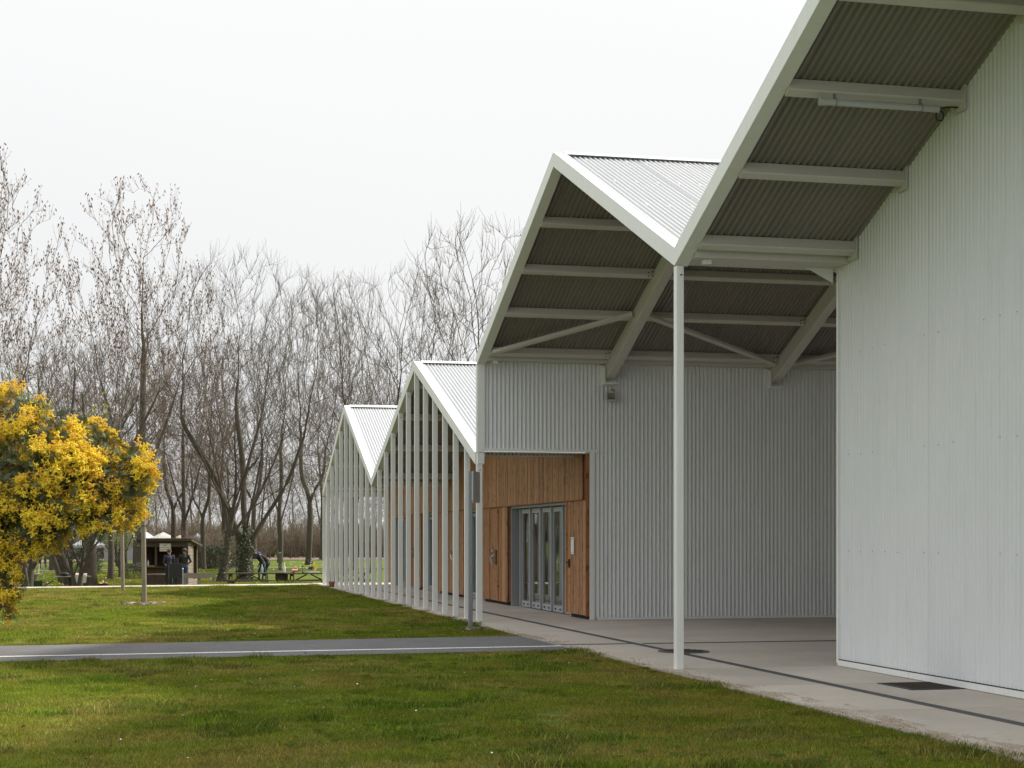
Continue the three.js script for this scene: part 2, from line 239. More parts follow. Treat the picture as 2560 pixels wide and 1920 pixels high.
// ---------------------------------------------------------------- a gabled roof bay: fascias, sheets, ridge, purlins
function gable(T, z0, z1, eave, apex, o = {}) {      // z0 > z1 ; eave / apex heights of the top line at x = 0
  const zm = (z0 + z1) / 2, half = (z0 - z1) / 2, k = (apex - eave) / half, depth = o.depth ?? 14, th = 0.22, ang = Math.atan(k), L = Math.hypot(half, apex - eave);
  const yTop = (z) => apex - k * Math.abs(z - zm), yUnder = (z) => yTop(z) - 0.10;
  for (const s of [1, -1]) {
    const ze = s > 0 ? z0 : z1, gp = 0.003 * s;
    // raking fascia: a real box following the slope, mitred at ridge and eave
    const f = prism([[-(ze - gp), eave], [-(zm + gp), apex], [-(zm + gp), apex - th], [-(ze - gp), eave - th]], 0.165, 0.004); f.rotateY(Math.PI / 2); f.translate(0, 0, 0);
    // prism drawn in (-z, y), pulled along +x
    mesh('fascia', f, white, T);
    const up = V(0, Math.sin(ang), -s * Math.cos(ang)), bX = V(1, 0, 0).multiplyScalar(s), bY = up;          // up the slope toward the ridge
    const org = V(s > 0 ? 0.14 : depth, eave - 0.022, ze - s * 0.02);
    const roof = part('roof', T), und = part('soffit', T);
    sheets(roof, 'roof_sheet', depth - 0.14, 0.0, L - 0.05, org, bX, bY, roofWhites, 10);
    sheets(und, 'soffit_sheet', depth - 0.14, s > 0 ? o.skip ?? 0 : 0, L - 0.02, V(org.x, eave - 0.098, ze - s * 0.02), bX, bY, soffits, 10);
    // verge flashing over the sheet edge
    const a = V(0.08, eave + 0.008, ze - s * 0.03), b = V(0.08, apex - 0.002, zm + s * 0.03);
    mesh('verge_flashing', bar(a, b, 0.17, 0.006, V(0, Math.cos(ang), s * Math.sin(ang)), 0.001), white, T);
    mesh('verge_upstand', bar(V(0.165, eave + 0.012, ze - s * 0.03), V(0.165, apex + 0.002, zm + s * 0.03), 0.012, 0.022, V(0, Math.cos(ang), s * Math.sin(ang)), 0.002), white, T);
    const rc = bar(V(0.16, apex + 0.012, zm + s * 0.085), V(depth, apex + 0.012, zm + s * 0.085), 0.19, 0.008, V(0, Math.cos(ang), s * Math.sin(ang)), 0.001); rc.translate(0, -k * 0.085 + 0.012, 0); mesh('ridge_cap', rc, white, T);
    const sc = [], rr = rng(77 + (ze * 10 | 0));
    for (let q = 0; q < (o.screwRows ?? 4); q++) for (let x = 0.42; x < Math.min(depth, 5); x += PITCH * 4) { const d = L * (0.15 + q * 0.26) + (rr() - 0.5) * 0.03, g = new THREE.CylinderGeometry(0.013, 0.017, 0.016, 7); g.rotateX(s * ang); g.translate(x + (rr() - 0.5) * 0.01, eave - 0.006 + d * Math.sin(ang), ze - s * d * Math.cos(ang)); sc.push(g); }
    if (sc.length && !o.noScrews) tag(mesh('screw_caps', sc, white, roof), null, null, null, 'stuff');
    // purlins hung between the rafters
    for (const d of o.purlins ?? [0.45, 1.8, 3.15, 4.5]) {
      const z = ze - s * d, y = yUnder(z) - 0.022;
      mesh('purlin', bar(V(0.165, y - 0.07, z), V(o.purlinEnd ?? depth, y - 0.07, z), 0.13, 0.15, V(0, Math.cos(ang), s * Math.sin(ang)).normalize(), 0.012), o.purlinMat ?? steelPurlin, T);
    }
  }
  return { yTop, yUnder, k, ang, zm };
}

const EAVE = 5.19, APEX = 7.72, XW = 2.19, DEEP = 14;
// ---- the near hall on the right
const hall = thing('gabled_hall', 'near white corrugated hall on the right whose steep eaves run out of the frame', 'building');
const GB = gable(hall, LA, 0, EAVE, APEX, { noScrews: true });
{
  const wall = part('wall', hall);
  sheets(wall, 'wall_sheet', LA, 0.085, (s) => GB.yUnder(Math.min(LA, s)) + 0.03, V(XW, 0, 0), V(0, 0, 1), V(0, 1, 0), whites, 8, 14, 0.6);
  const back = part('hall_side_wall', hall);
  sheets(back, 'wall_sheet', DEEP - XW - 0.03, 0.085, EAVE - 0.1, V(DEEP, 0, 0.02), V(-1, 0, 0), V(0, 1, 0), whites, 8);
  mesh('corner_trim', bx(0.035, 5.06, 0.05, XW - 0.012, 2.57, -0.012), white, hall);
  const seams = [0, 0.95, 1.95, 4.9, 7.9, 10.6, LA];
  for (let i = 0; i + 1 < seams.length; i++) mesh('base_flashing', bx(0.02, 0.068, seams[i + 1] - seams[i] - 0.006, XW - 0.022, 0.041, (seams[i] + seams[i + 1]) / 2), white, hall);
  mesh('base_gap', bx(0.014, 0.012, LA - 0.02, XW - 0.009, 0.081, LA / 2), gap, hall);
  const sc = []; const rs = rng(88); for (const y of [1.45, 2.65, 3.9]) for (let z = 0.3; z < LA; z += PITCH * 4) { if (rs() < 0.35) continue; const g = new THREE.CylinderGeometry(0.005, 0.006, 0.01, 6); g.rotateZ(Math.PI / 2); g.translate(XW - 0.012, y + Math.sin(z * 7) * 0.006, z); sc.push(g); }
  tag(mesh('wall_screws', sc, mat(0.28, 0.27, 0.25, 0.6), wall), null, null, null, 'stuff');
  mesh('valley_beam', [bx(DEEP - 0.2, 0.17, 0.6, DEEP / 2 + 0.07, 5.115, 0)], steelPurlin, hall);
  mesh('valley_gutter', bx(DEEP - 0.2, 0.03, 0.22, DEEP / 2 + 0.1, EAVE - 0.02, 0), white, hall);
  mesh('end_wall', [bx(0.12, EAVE - 0.2, LA - 0.1, DEEP - 0.06, (EAVE - 0.2) / 2 + 0.0, LA / 2), bx(DEEP - XW - 0.2, EAVE - 0.2, 0.12, (DEEP + XW) / 2, (EAVE - 0.2) / 2, LA - 0.1)], whites[1], hall);
  // gusset in the corner under the valley beam
  const gs = prism([[XW - 0.42, 5.028], [XW - 0.05, 5.028], [XW - 0.05, 4.84]], 0.012); gs.translate(0, 0, -0.1); mesh('gusset', gs, white, hall);
  // end plates of the purlins on the wall
  for (const d of [0.45, 1.8, 3.15, 4.5]) mesh('end_plate', bx(0.016, 0.27, 0.24, XW - 0.03, GB.yUnder(d) - 0.1, d), steelPurlin, hall);
}
// ---- the open hall between: canopy roof, corrugated rear wall with the passage opening
const open = thing('open_hall', 'white gabled canopy over the open hall, with corrugated back wall and single tall column', 'building');
const GA = gable(open, 0, ZJ, EAVE, APEX, {});
{
  mesh('column', cbx(0.098, 4.96, 0.115, 0.008).translate(0.055, 0, 0.0), white, open);
  mesh('column_screw', new THREE.CylinderGeometry(0.012, 0.012, 0.01, 8).rotateX(Math.PI / 2).translate(0.065, 4.85, 0.061), gap, open);
  const wall = part('wall', open), OP0 = 0.129, OP1 = 2.27, OH = 3.30;
  const zW = ZJ;
  sheets(wall, 'wall_sheet', OP1 - OP0 + 0.1, OH + 0.055, 5.09, V(OP0, 0, zW), V(1, 0, 0), V(0, 1, 0), whites, 8);
  sheets(wall, 'wall_sheet', DEEP - OP1 - 0.14, 0.055, 5.09, V(OP1 + 0.1, 0, zW), V(1, 0, 0), V(0, 1, 0), whites, 8);
  mesh('wall_core', [bx(OP1 - OP0 + 0.08, 1.74, 0.22, (OP0 + OP1) / 2, OH + 0.91, zW - 0.135), bx(DEEP - OP1 - 0.06, 5.1, 0.12, (DEEP + OP1) / 2 + 0.02, 2.56, zW - 0.085)], white, open);
  mesh('jamb_trim', bx(0.095, OH, 0.03, OP1 + 0.047, OH / 2 + 0.004, zW + 0.012), white, open);
  mesh('head_trim', bx(OP1 - OP0 + 0.2, 0.055, 0.035, (OP0 + OP1) / 2 + 0.05, OH + 0.029, zW + 0.014), white, open);
  mesh('base_trim', bx(DEEP - OP1 - 0.1, 0.05, 0.03, (DEEP + OP1) / 2 + 0.1, 0.028, zW + 0.012), white, open);
  mesh('corner_post', bx(0.15, 1.72, 0.14, 0.078, 4.14, zW - 0.03), white, open);
  mesh('corner_post_foot', bx(0.13, 0.22, 0.12, 0.08, 3.165, zW - 0.03), white, open);
  mesh('eave_beam', bx(DEEP - 0.17, 0.16, 0.3, DEEP / 2 + 0.08, 5.12, zW + 0.14), steelPurlin, open);
  mesh('end_wall', bx(0.12, 5.1, LA - 0.3, DEEP - 0.06, 2.55, ZJ / 2), whites[1], open);
  // rafters standing on brackets at the rear wall
  for (const x of [2.66, 6.13, 9.6, 13.1]) {
    const r = part('rafter', open), nrm = (s) => V(0, Math.cos(GA.ang), s * Math.sin(GA.ang));
    const zl = ZJ + 0.05, y = (z) => GA.yTop(z) - 0.315;
    mesh('beam', bar(V(x, y(zl) - 0.02, zl), V(x, y(GA.zm), GA.zm), 0.19, 0.30, nrm(-1), 0.01), steelPurlin, r);
    mesh('beam', bar(V(x, y(-0.2), -0.2), V(x, y(GA.zm), GA.zm), 0.19, 0.30, nrm(1), 0.01), steelPurlin, r);
    mesh('bracket', [bx(0.34, 0.40, 0.02, x - 0.03, 4.82, ZJ + 0.03), bx(0.26, 0.03, 0.2, x, 4.655, ZJ + 0.12), bx(0.02, 0.32, 0.16, x - 0.125, 4.82, ZJ + 0.1)], white, r);
    const bolts = []; for (const d of [0.45, 1.8, 3.15]) for (const [q, w] of [[0, 0], [0.07, 0.02], [0, 0.09], [0.07, 0.1]]) { const z = ZJ + d, g = new THREE.CylinderGeometry(0.011, 0.011, 0.02, 7); g.rotateX(Math.PI / 2); g.translate(x - 0.14 - q, GA.yUnder(z) - 0.07 - w * 0.8, z + 0.085); bolts.push(g); }
    tag(mesh('bolts', bolts, gap, r), null, null, null, 'stuff');
  }
  const P = (x, d, dy = 0) => V(x, GA.yUnder(ZJ + d) - 0.20 + dy, ZJ + d), nr = V(0, Math.cos(GA.ang), -Math.sin(GA.ang));
  for (const [a, b] of [[P(0.2, 0.62), P(2.52, 2.05)], [P(2.8, 2.02), P(5.98, 0.45)], [P(6.28, 0.45), P(9.45, 2.05)]]) mesh('brace', bar(a, b, 0.10, 0.07, nr, 0.006), steelPurlin, open);
}
// ---- the low timber wing with two lower gables and the screen of white posts
const wing = thing('timber_wing', 'low twin-gabled wing with larch walls and glazed doors behind a screen of slim white posts', 'building');
const ZV = ZJ - 14.4, ZE = ZV - 12;
const G1 = gable(wing, ZJ - 0.16, ZV, 3.28, 5.80, { purlins: [0.7, 2.6, 4.5, 6.3], skip: 0.42 });
const G2 = gable(wing, ZV, ZE, 3.28, 5.79, { purlins: [0.7, 2.4, 4.1] });
{
  const roofY = (z) => z > ZV ? G1.yTop(z) : G2.yTop(z);
  for (let i = 0; i <= 22; i++) {
    const z = ZJ - i * 1.2 * 1.0, edge = i === 0 || i === 12 || i === 22, h = Math.min(roofY(z), 9) - 0.222 - (edge ? 0 : 0.0);
    const zz = i === 0 ? ZJ - 0.03 : i === 22 ? ZE + 0.03 : z, hh = i === 0 ? 3.05 : i === 22 || i === 12 ? 3.058 : h;
    const f = mesh('screen_post', cbx(0.115, hh, edge ? 0.095 : 0.08, 0.006).translate(0.056, 0, zz), white, wing);
    mesh('fixing', new THREE.CylinderGeometry(0.011, 0.011, 0.008, 7).rotateX(Math.PI / 2).translate(0.06, hh - 0.12, zz + (edge ? 0.049 : 0.041)), gap, f);
  }
  // beams at valley and far end
  mesh('valley_beam', bx(DEEP - 0.2, 0.2, 0.2, DEEP / 2 + 0.07, 3.16, ZV), steelPurlin, wing);
  mesh('end_beam', bx(DEEP - 0.2, 0.2, 0.12, DEEP / 2 + 0.07, 3.17, ZE + 0.09), white, wing);
  // larch boards. bottom row between the doors, top row up to the roof underside
  const XT = 2.2, HD = 2.37, R = rng(404), doors = [[-13.4, -18.9], [-21.9, -24.3], [-28.2, -30.9], [-32.6, -36.6]], wallEnd = ZE + 0.45;
  const boards = (name, z0, z1, yb, yt, x, m, w = 0.105) => {
    const g = [], n = Math.max(1, Math.round((z0 - z1) / w)), pw = (z0 - z1) / n;
    for (let i = 0; i < n; i++) { const zc = z0 - (i + 0.5) * pw, top = typeof yt === 'function' ? yt(zc) : yt, h = top - yb; const q = bx(0.022, h, pw - 0.012, x + (R() - 0.5) * 0.006, yb + h / 2, zc, R() * 7, R() * 9), tn = 0.62 + 0.5 * R(), ca = new Float32Array(72); for (let c = 0; c < 24; c++) { ca[c * 3] = tn; ca[c * 3 + 1] = tn * (0.94 + 0.05 * tn); ca[c * 3 + 2] = tn * (0.9 + 0.1 * tn); } q.setAttribute('color', new THREE.BufferAttribute(ca, 3)); g.push(q); }
    tag(mesh(name, g, m, wing), null, null, null, 'stuff');
  };
  for (let z = ZJ - 0.26, i = 0; z > wallEnd + 0.1; i++) { const e = Math.max(wallEnd, z - 2.4); boards('upper_boarding', z, e, HD + 0.012, (zc) => Math.max(3.27, roofY(zc) - 0.13), XT, cedar[(i * 2 + (i >> 1)) % 3]); z = e; }
  mesh('drip_edge', bx(0.05, 0.012, ZJ - 0.26 - wallEnd, XT + 0.004, HD + 0.002, (ZJ - 0.26 + wallEnd) / 2), cedarOld, wing);
  const solid = [[ZJ - 0.05, doors[0][0]], [doors[0][1], doors[1][0]], [doors[1][1], doors[2][0]], [doors[2][1], doors[3][0]], [doors[3][1], wallEnd]];
  for (const [a, b] of solid) {
    const n = Math.max(1, Math.round((a - b) / 1.2)), w = (a - b) / n;
    for (let i = 0; i < n; i++) { boards('lower_boarding', a - i * w - 0.02, a - (i + 1) * w + 0.03, 0.085, HD - 0.006, XT + 0.02 + (i % 2) * 0.012, cedar[(i + n) % 3], 0.1); mesh('cover_batten', bx(0.05, HD - 0.1, 0.045, XT - 0.004, HD / 2 + 0.045, a - (i + 1) * w + 0.02, R() * 5, R() * 5), cedarPlain, wing); }
    mesh('boarding_core', bx(0.16, HD - 0.1, a - b - 0.01, XT + 0.125, HD / 2 + 0.045, (a + b) / 2), cedarOld, wing);
    mesh('plinth', bx(0.1, 0.085, a - b - 0.03, XT + 0.18, 0.042, (a + b) / 2), gap, wing);
  }
  mesh('end_boarding', bx(0.10, 3.3, 0.03, XT + 0.05, 1.72, ZJ - 0.03, 0.3, 1), cedarOld, wing);
  mesh('upper_core', bx(0.12, 0.88, ZJ - 0.26 - wallEnd, XT + 0.09, HD + 0.45, (ZJ - 0.26 + wallEnd) / 2), cedarOld, wing);
  mesh('passage_ceiling', bx(2.4, 0.02, 0.52, 1.35, 3.285, ZJ - 0.27), steelPurlin, wing);
  // the rooms behind
  mesh('room_floor', bx(8, 0.03, ZJ - ZE - 1.2, XT + 4.4, 0.0, (ZJ + ZE) / 2), mat(0.2, 0.19, 0.18, 0.6), wing);
  mesh('room_wall', [bx(0.1, 3.2, ZJ - ZE - 1, XT + 8.4, 1.6, (ZJ + ZE) / 2), bx(8.2, 3.2, 0.1, XT + 4.3, 1.6, ZE + 0.5), bx(8.2, 3.2, 0.1, XT + 4.3, 1.6, ZJ - 0.4)], mat(0.34, 0.33, 0.31, 0.9), wing);
  mesh('room_ceiling', bx(8.2, 0.06, ZJ - ZE - 1.1, XT + 4.3, 3.2, (ZJ + ZE) / 2), mat(0.5, 0.5, 0.48, 0.9), wing);
  // grey steel doors: deep mullions, a rail at the foot, tall glass
  for (const [a, b] of doors) {
    const d = part('door', wing), n = Math.max(2, Math.round((a - b) / 1.2)), lead = a - b > 5 ? 0.5 : 0.1, w = (a - b - lead - 0.1) / n;
    const XD = XT + 0.25;
    mesh('jamb', [bx(0.3, HD, 0.06, XT + 0.24, HD / 2, b + 0.03), bx(0.3, HD, 0.06, XT + 0.24, HD / 2, a - 0.03), bx(0.3, 0.05, a - b - 0.13, XT + 0.24, HD - 0.03, (a + b) / 2)], greyFrame, d);
    if (lead > 0.5) mesh('side_panel', bx(0.05, HD - 0.08, lead - 0.08, XD - 0.02, HD / 2, b + lead / 2 + 0.02), greyFrame, d);
    for (let i = 0; i < n; i++) {
      const z0 = b + lead + i * w, z1 = z0 + w, zc = (z0 + z1) / 2;
      mesh('mullion', bx(0.07, HD - 0.07, 0.055, XD - 0.028, HD / 2 - 0.01, z0 + 0.01), greyFrame, d);
      mesh('leaf_frame', [bx(0.05, 0.14, w - 0.1, XD, 0.09, zc + 0.01), bx(0.05, 0.1, w - 0.1, XD, HD - 0.13, zc + 0.01), bx(0.04, HD - 0.32, 0.05, XD, HD / 2 - 0.01, z0 + 0.075), bx(0.04, HD - 0.32, 0.05, XD, HD / 2 - 0.01, z1 - 0.045)], greyFrame, d);
      mesh('pane', bx(0.012, HD - 0.34, w - 0.18, XD, HD / 2 - 0.01, zc + 0.015), glass, d);
      for (const q of [-0.2, 0.2]) mesh('foot_bolt', bx(0.02, 0.035, 0.07, XD - 0.032, 0.085, zc + q), black, d);
      if (i === n - 1) mesh('pull_handle', [rod(V(XD - 0.09, 0.85, z0 + 0.2), V(XD - 0.09, 1.35, z0 + 0.2), 0.014), rod(V(XD - 0.09, 0.9, z0 + 0.2), V(XD, 0.9, z0 + 0.2), 0.01), rod(V(XD - 0.09, 1.3, z0 + 0.2), V(XD, 1.3, z0 + 0.2), 0.01)], galv, d);
    }
  }
}

// ---------------------------------------------------------------- fittings on the buildings
{
  const L = thing('tube_light', 'long fluorescent tube fixed under a purlin of the near eaves', 'lamp', [0, 0, 0]);
  const y = 6.185, z = 3.235, a = V(0.52, y, z), b = V(1.84, y, z);
  mesh('tube', rod(a, b, 0.036, 0.036, 14), mat(0.46, 0.47, 0.47, 0.3), L);
  for (const p of [[0.5, 0.56], [1.8, 1.86]]) mesh('end_cap', rod(V(p[0], y, z), V(p[1], y, z), 0.042, 0.042, 14), mat(0.45, 0.45, 0.44, 0.4), L);
  for (const x of [0.68, 1.66]) mesh('clip', [new THREE.TorusGeometry(0.041, 0.006, 6, 16).rotateY(Math.PI / 2).translate(x, y, z), bx(0.03, 0.09, 0.012, x, y + 0.06, z - 0.02)], galv, L);
  mesh('cable', new THREE.TubeGeometry(new THREE.CatmullRomCurve3([V(1.86, y, z), V(1.92, y - 0.05, z), V(1.9, y - 0.12, z), V(1.84, y - 0.11, z), V(1.84, y - 0.04, z), V(1.95, y + 0.03, z - 0.04), V(2.14, y + 0.06, z - 0.1)]), 40, 0.008, 6), black, L);
  const sb = (x, y, z, w, label) => { const t = thing('junction_box', label, 'box', [x, y, z]); mesh('housing', cbx(w, 0.055, 0.09, 0.01), white, t); mesh('lid', cbx(w * 0.8, 0.008, 0.07, 0.006).translate(0, -0.008, 0), steelPurlin, t); };
  sb(0.36, 4.972, 0.16, 0.11, 'small white box under the valley beam beside the tall column');
  sb(0.33, 4.983, ZJ + 0.2, 0.10, 'small white box under the eave beam by the far corner post');
  // floodlight on the rear wall of the open hall
  const F = thing('floodlight', 'small cream floodlight on the corrugated rear wall below a rafter foot', 'lamp', [2.67, 4.40, ZJ + 0.13]), cream = mat(0.55, 0.52, 0.45, 0.5);
  mesh('bracket', [bx(0.05, 0.05, 0.13, 0.0, 0.1, -0.06), bx(0.012, 0.13, 0.03, -0.112, 0.01, 0), bx(0.012, 0.13, 0.03, 0.112, 0.01, 0)], cream, F);
  mesh('housing', [bx(0.21, 0.02, 0.11, 0, 0.075, 0), bx(0.18, 0.02, 0.11, 0, -0.075, 0.01), bx(0.02, 0.15, 0.11, -0.1, 0, 0), bx(0.02, 0.15, 0.11, 0.095, 0, 0), bx(0.2, 0.15, 0.02, 0, 0, -0.045)], cream, F);
  mesh('reflector', bx(0.178, 0.085, 0.012, 0, 0.025, -0.018).rotateX(0.12), mat(0.3, 0.28, 0.24, 0.35), F);
  mesh('lens', bx(0.178, 0.05, 0.01, 0, -0.038, 0.0), mat(0.2, 0.21, 0.22, 0.15), F);
  mesh('cable', new THREE.TubeGeometry(new THREE.CatmullRomCurve3([V(0.06, 0.08, -0.02), V(0.07, 0.13, -0.03), V(0.03, 0.15, -0.1)]), 12, 0.009, 6), black, F);
  // wall boxes by the doors
  const chrome = mat(0.55, 0.54, 0.52, 0.18, { metalness: 0.9 });
  const boxAt = (z, label, k = 1) => {
    const B = thing('wall_ashtray', label, 'ashtray', [2.2, 1.15, z]);
    mesh('back_plate', bx(0.015, 0.36 * k, 0.26, -0.02, 0, 0), black, B);
    const s = prism([[-0.03, -0.17], [-0.12, -0.15], [-0.15, 0.02], [-0.10, 0.06], [-0.10, 0.1], [-0.15, 0.14], [-0.12, 0.18], [-0.03, 0.18]].map((p) => [p[0], p[1] * k]), 0.2, 0.006); s.translate(0, 0, -0.1); mesh('body', s, chrome, B);
    mesh('slot', bx(0.02, 0.03, 0.12, -0.105, 0.08 * k, 0), black, B);
  };
  boxAt(-20.1, 'chrome wall ashtray on the larch panel beside the widest glass door');
  boxAt(-25.25, 'chrome wall ashtray between the screen posts, right of the second grey door', 0.8);
  boxAt(-32.1, 'chrome wall ashtray farthest along the larch wall, glimpsed between posts', 0.9);
  // printed notice and black lock by the near door
  const cv = document.createElement('canvas'); cv.width = 128; cv.height = 208; const c = cv.getContext('2d');
  c.fillStyle = '#eceae6'; c.fillRect(0, 0, 128, 208); c.fillStyle = '#77797d'; for (const [y, w] of [[14, 70], [22, 84], [30, 62], [180, 84], [188, 92], [196, 60]]) c.fillRect(18, y, w, 3.5);
  c.fillStyle = '#9a5a50'; for (const y of [46, 54]) c.fillRect(26, y, 44, 4); c.fillStyle = '#37527f'; for (const y of [84, 122, 154]) { c.beginPath(); c.arc(58, y, 10, 0, 7); c.fill(); c.fillRect(54, y + 6, 8, 12); } c.fillStyle = '#333'; c.fillRect(106, 8, 10, 10);
  const ct = new THREE.CanvasTexture(cv); ct.colorSpace = THREE.SRGBColorSpace;
  const N = thing('notice', 'small white printed notice pinned on the larch panel right of the glass door', 'notice', [2.198, 1.46, -12.92]);
  mesh('sheet', new THREE.PlaneGeometry(0.22, 0.34).rotateY(-Math.PI / 2).translate(-0.012, 0, 0), new THREE.MeshStandardMaterial({ map: ct, roughness: 0.7 }), N); mesh('backing', bx(0.008, 0.345, 0.225, -0.006, 0, 0), white, N);
  const H = thing('door_lock', 'black lock plate with handle on the larch panel under the notice', 'lock', [2.19, 1.1, -13.2]); mesh('plate', bx(0.02, 0.17, 0.06, 0, 0, 0), black, H); mesh('handle', [rod(V(0, 0.02, 0), V(-0.06, 0.02, 0), 0.011), rod(V(-0.06, 0.02, 0), V(-0.06, 0.02, 0.09), 0.011)], black, H);
}
// ---------------------------------------------------------------- road sign seen from the side
{
  const p = foot(1176, 29.9), T = thing('road_sign', 'galvanised post with a grey sign panel seen edge on, by the corner column', 'sign', p);
  mesh('post', cbx(0.08, 2.86, 0.045, 0.012), galv, T);
  const pn = part('panel', T); pn.position.set(0.02, 2.58, -0.02); pn.rotation.y = -(0.202 + 0.24) + Math.PI / 2;
  const gp = mat(0.40, 0.42, 0.42, 0.45);
  mesh('plate', bx(0.5, 0.54, 0.004, 0.2, 0, 0.05), gp, pn); mesh('rim', [bx(0.5, 0.03, 0.03, 0.2, 0.27, 0.038), bx(0.5, 0.03, 0.03, 0.2, -0.27, 0.038), bx(0.03, 0.51, 0.03, -0.05, 0, 0.038), bx(0.03, 0.51, 0.03, 0.45, 0, 0.038)], gp, pn);
  for (const y of [0.245, -0.245]) { mesh('rail', bx(0.46, 0.03, 0.025, 0.2, y, 0.03), galv, pn); mesh('clamp', cbx(0.11, 0.035, 0.075, 0.01).translate(0.02, 2.58 + y - 0.018, 0), galv, T); }
}
function stones(name, label, u0, Z, wx, wz, n, seed, m, r0 = 0.03, r1 = 0.08) {
  const p = foot(u0, Z), R = rng(seed), T = thing(name, label, 'stones', p);
  for (let i = 0; i < n; i++) { const g = new THREE.IcosahedronGeometry(r0 + (r1 - r0) * R() * R(), 1), q = g.attributes.position, s = 1 + i; for (let k = 0; k < q.count; k++) { const j = 0.8 + 0.4 * hash(Math.round(q.getX(k) * 900), Math.round((q.getY(k) + q.getZ(k) * 3) * 900), s); q.setXYZ(k, q.getX(k) * j, q.getY(k) * j * 0.62, q.getZ(k) * j); } g.computeVertexNormals(); g.rotateY(R() * 6); const a = R() * 6.28, d = Math.sqrt(R()); g.translate(Math.cos(a) * d * wx, 0.012 + R() * 0.035 * (1 - d), Math.sin(a) * d * wz); mesh('stone', g, m[i % m.length], T); }
}
const stoneM = [mat(0.15, 0.125, 0.095, 0.95), mat(0.09, 0.08, 0.06, 0.95), mat(0.32, 0.28, 0.23, 0.95), mat(0.10, 0.085, 0.05, 0.95)];
stones('stone_heap', 'little heap of rubble at the foot of the galvanised sign post', 1180, 29.6, 0.32, 0.3, 26, 5, stoneM);
stones('stone_ring', 'ring of stones and mulch around the wooden tree stake', 350, 41.8, 0.62, 0.5, 46, 6, stoneM, 0.04, 0.11);

// ---------------------------------------------------------------- trees
class Tubes {
  constructor() { this.p = []; this.n = []; this.u = []; this.i = []; }
  tube(path, sides) {
    const { p, n, u, i } = this, b0 = p.length / 3, a = V(0, 0, 0), b = V(0, 0, 0); let len = 0;
    for (let k = 0; k < path.length; k++) {
      const d = path[Math.min(k + 1, path.length - 1)].p.clone().sub(path[Math.max(k - 1, 0)].p).normalize();
      a.set(Math.abs(d.y) > 0.9 ? 1 : 0, Math.abs(d.y) > 0.9 ? 0 : 1, 0).cross(d).normalize(); b.copy(d).cross(a);
      if (k) len += path[k].p.distanceTo(path[k - 1].p);
      for (let s = 0; s <= sides; s++) { const t = s / sides * Math.PI * 2, c = Math.cos(t), e = Math.sin(t), nx = a.x * c + b.x * e, ny = a.y * c + b.y * e, nz = a.z * c + b.z * e, r = path[k].r; p.push(path[k].p.x + nx * r, path[k].p.y + ny * r, path[k].p.z + nz * r); n.push(nx, ny, nz); u.push(s / sides * Math.max(1, Math.round(path[0].r * 6.3)), len); }
      if (k) for (let s = 0; s < sides; s++) { const q = b0 + (k - 1) * (sides + 1) + s, w = q + sides + 1; i.push(q, q + 1, w, q + 1, w + 1, w); }
    }
  }
  geo() { const g = new THREE.BufferGeometry(); g.setAttribute('position', new THREE.Float32BufferAttribute(this.p, 3)); g.setAttribute('normal', new THREE.Float32BufferAttribute(this.n, 3)); g.setAttribute('uv', new THREE.Float32BufferAttribute(this.u, 2)); g.setIndex(this.i); return g; }
}
function walk(R, p0, d0, len, r0, r1, seg, wob, trop) {
  const path = [{ p: p0.clone(), d: d0.clone(), r: r0 }]; let p = p0.clone(), d = d0.clone();
  for (let k = 1; k <= seg; k++) { d = d.clone().add(V((R() - 0.5) * wob, (R() - 0.5) * wob + trop, (R() - 0.5) * wob)).normalize(); p = p.clone().addScaledVector(d, len / seg); path.push({ p, d, r: r0 + (r1 - r0) * k / seg }); }
  return path;
}
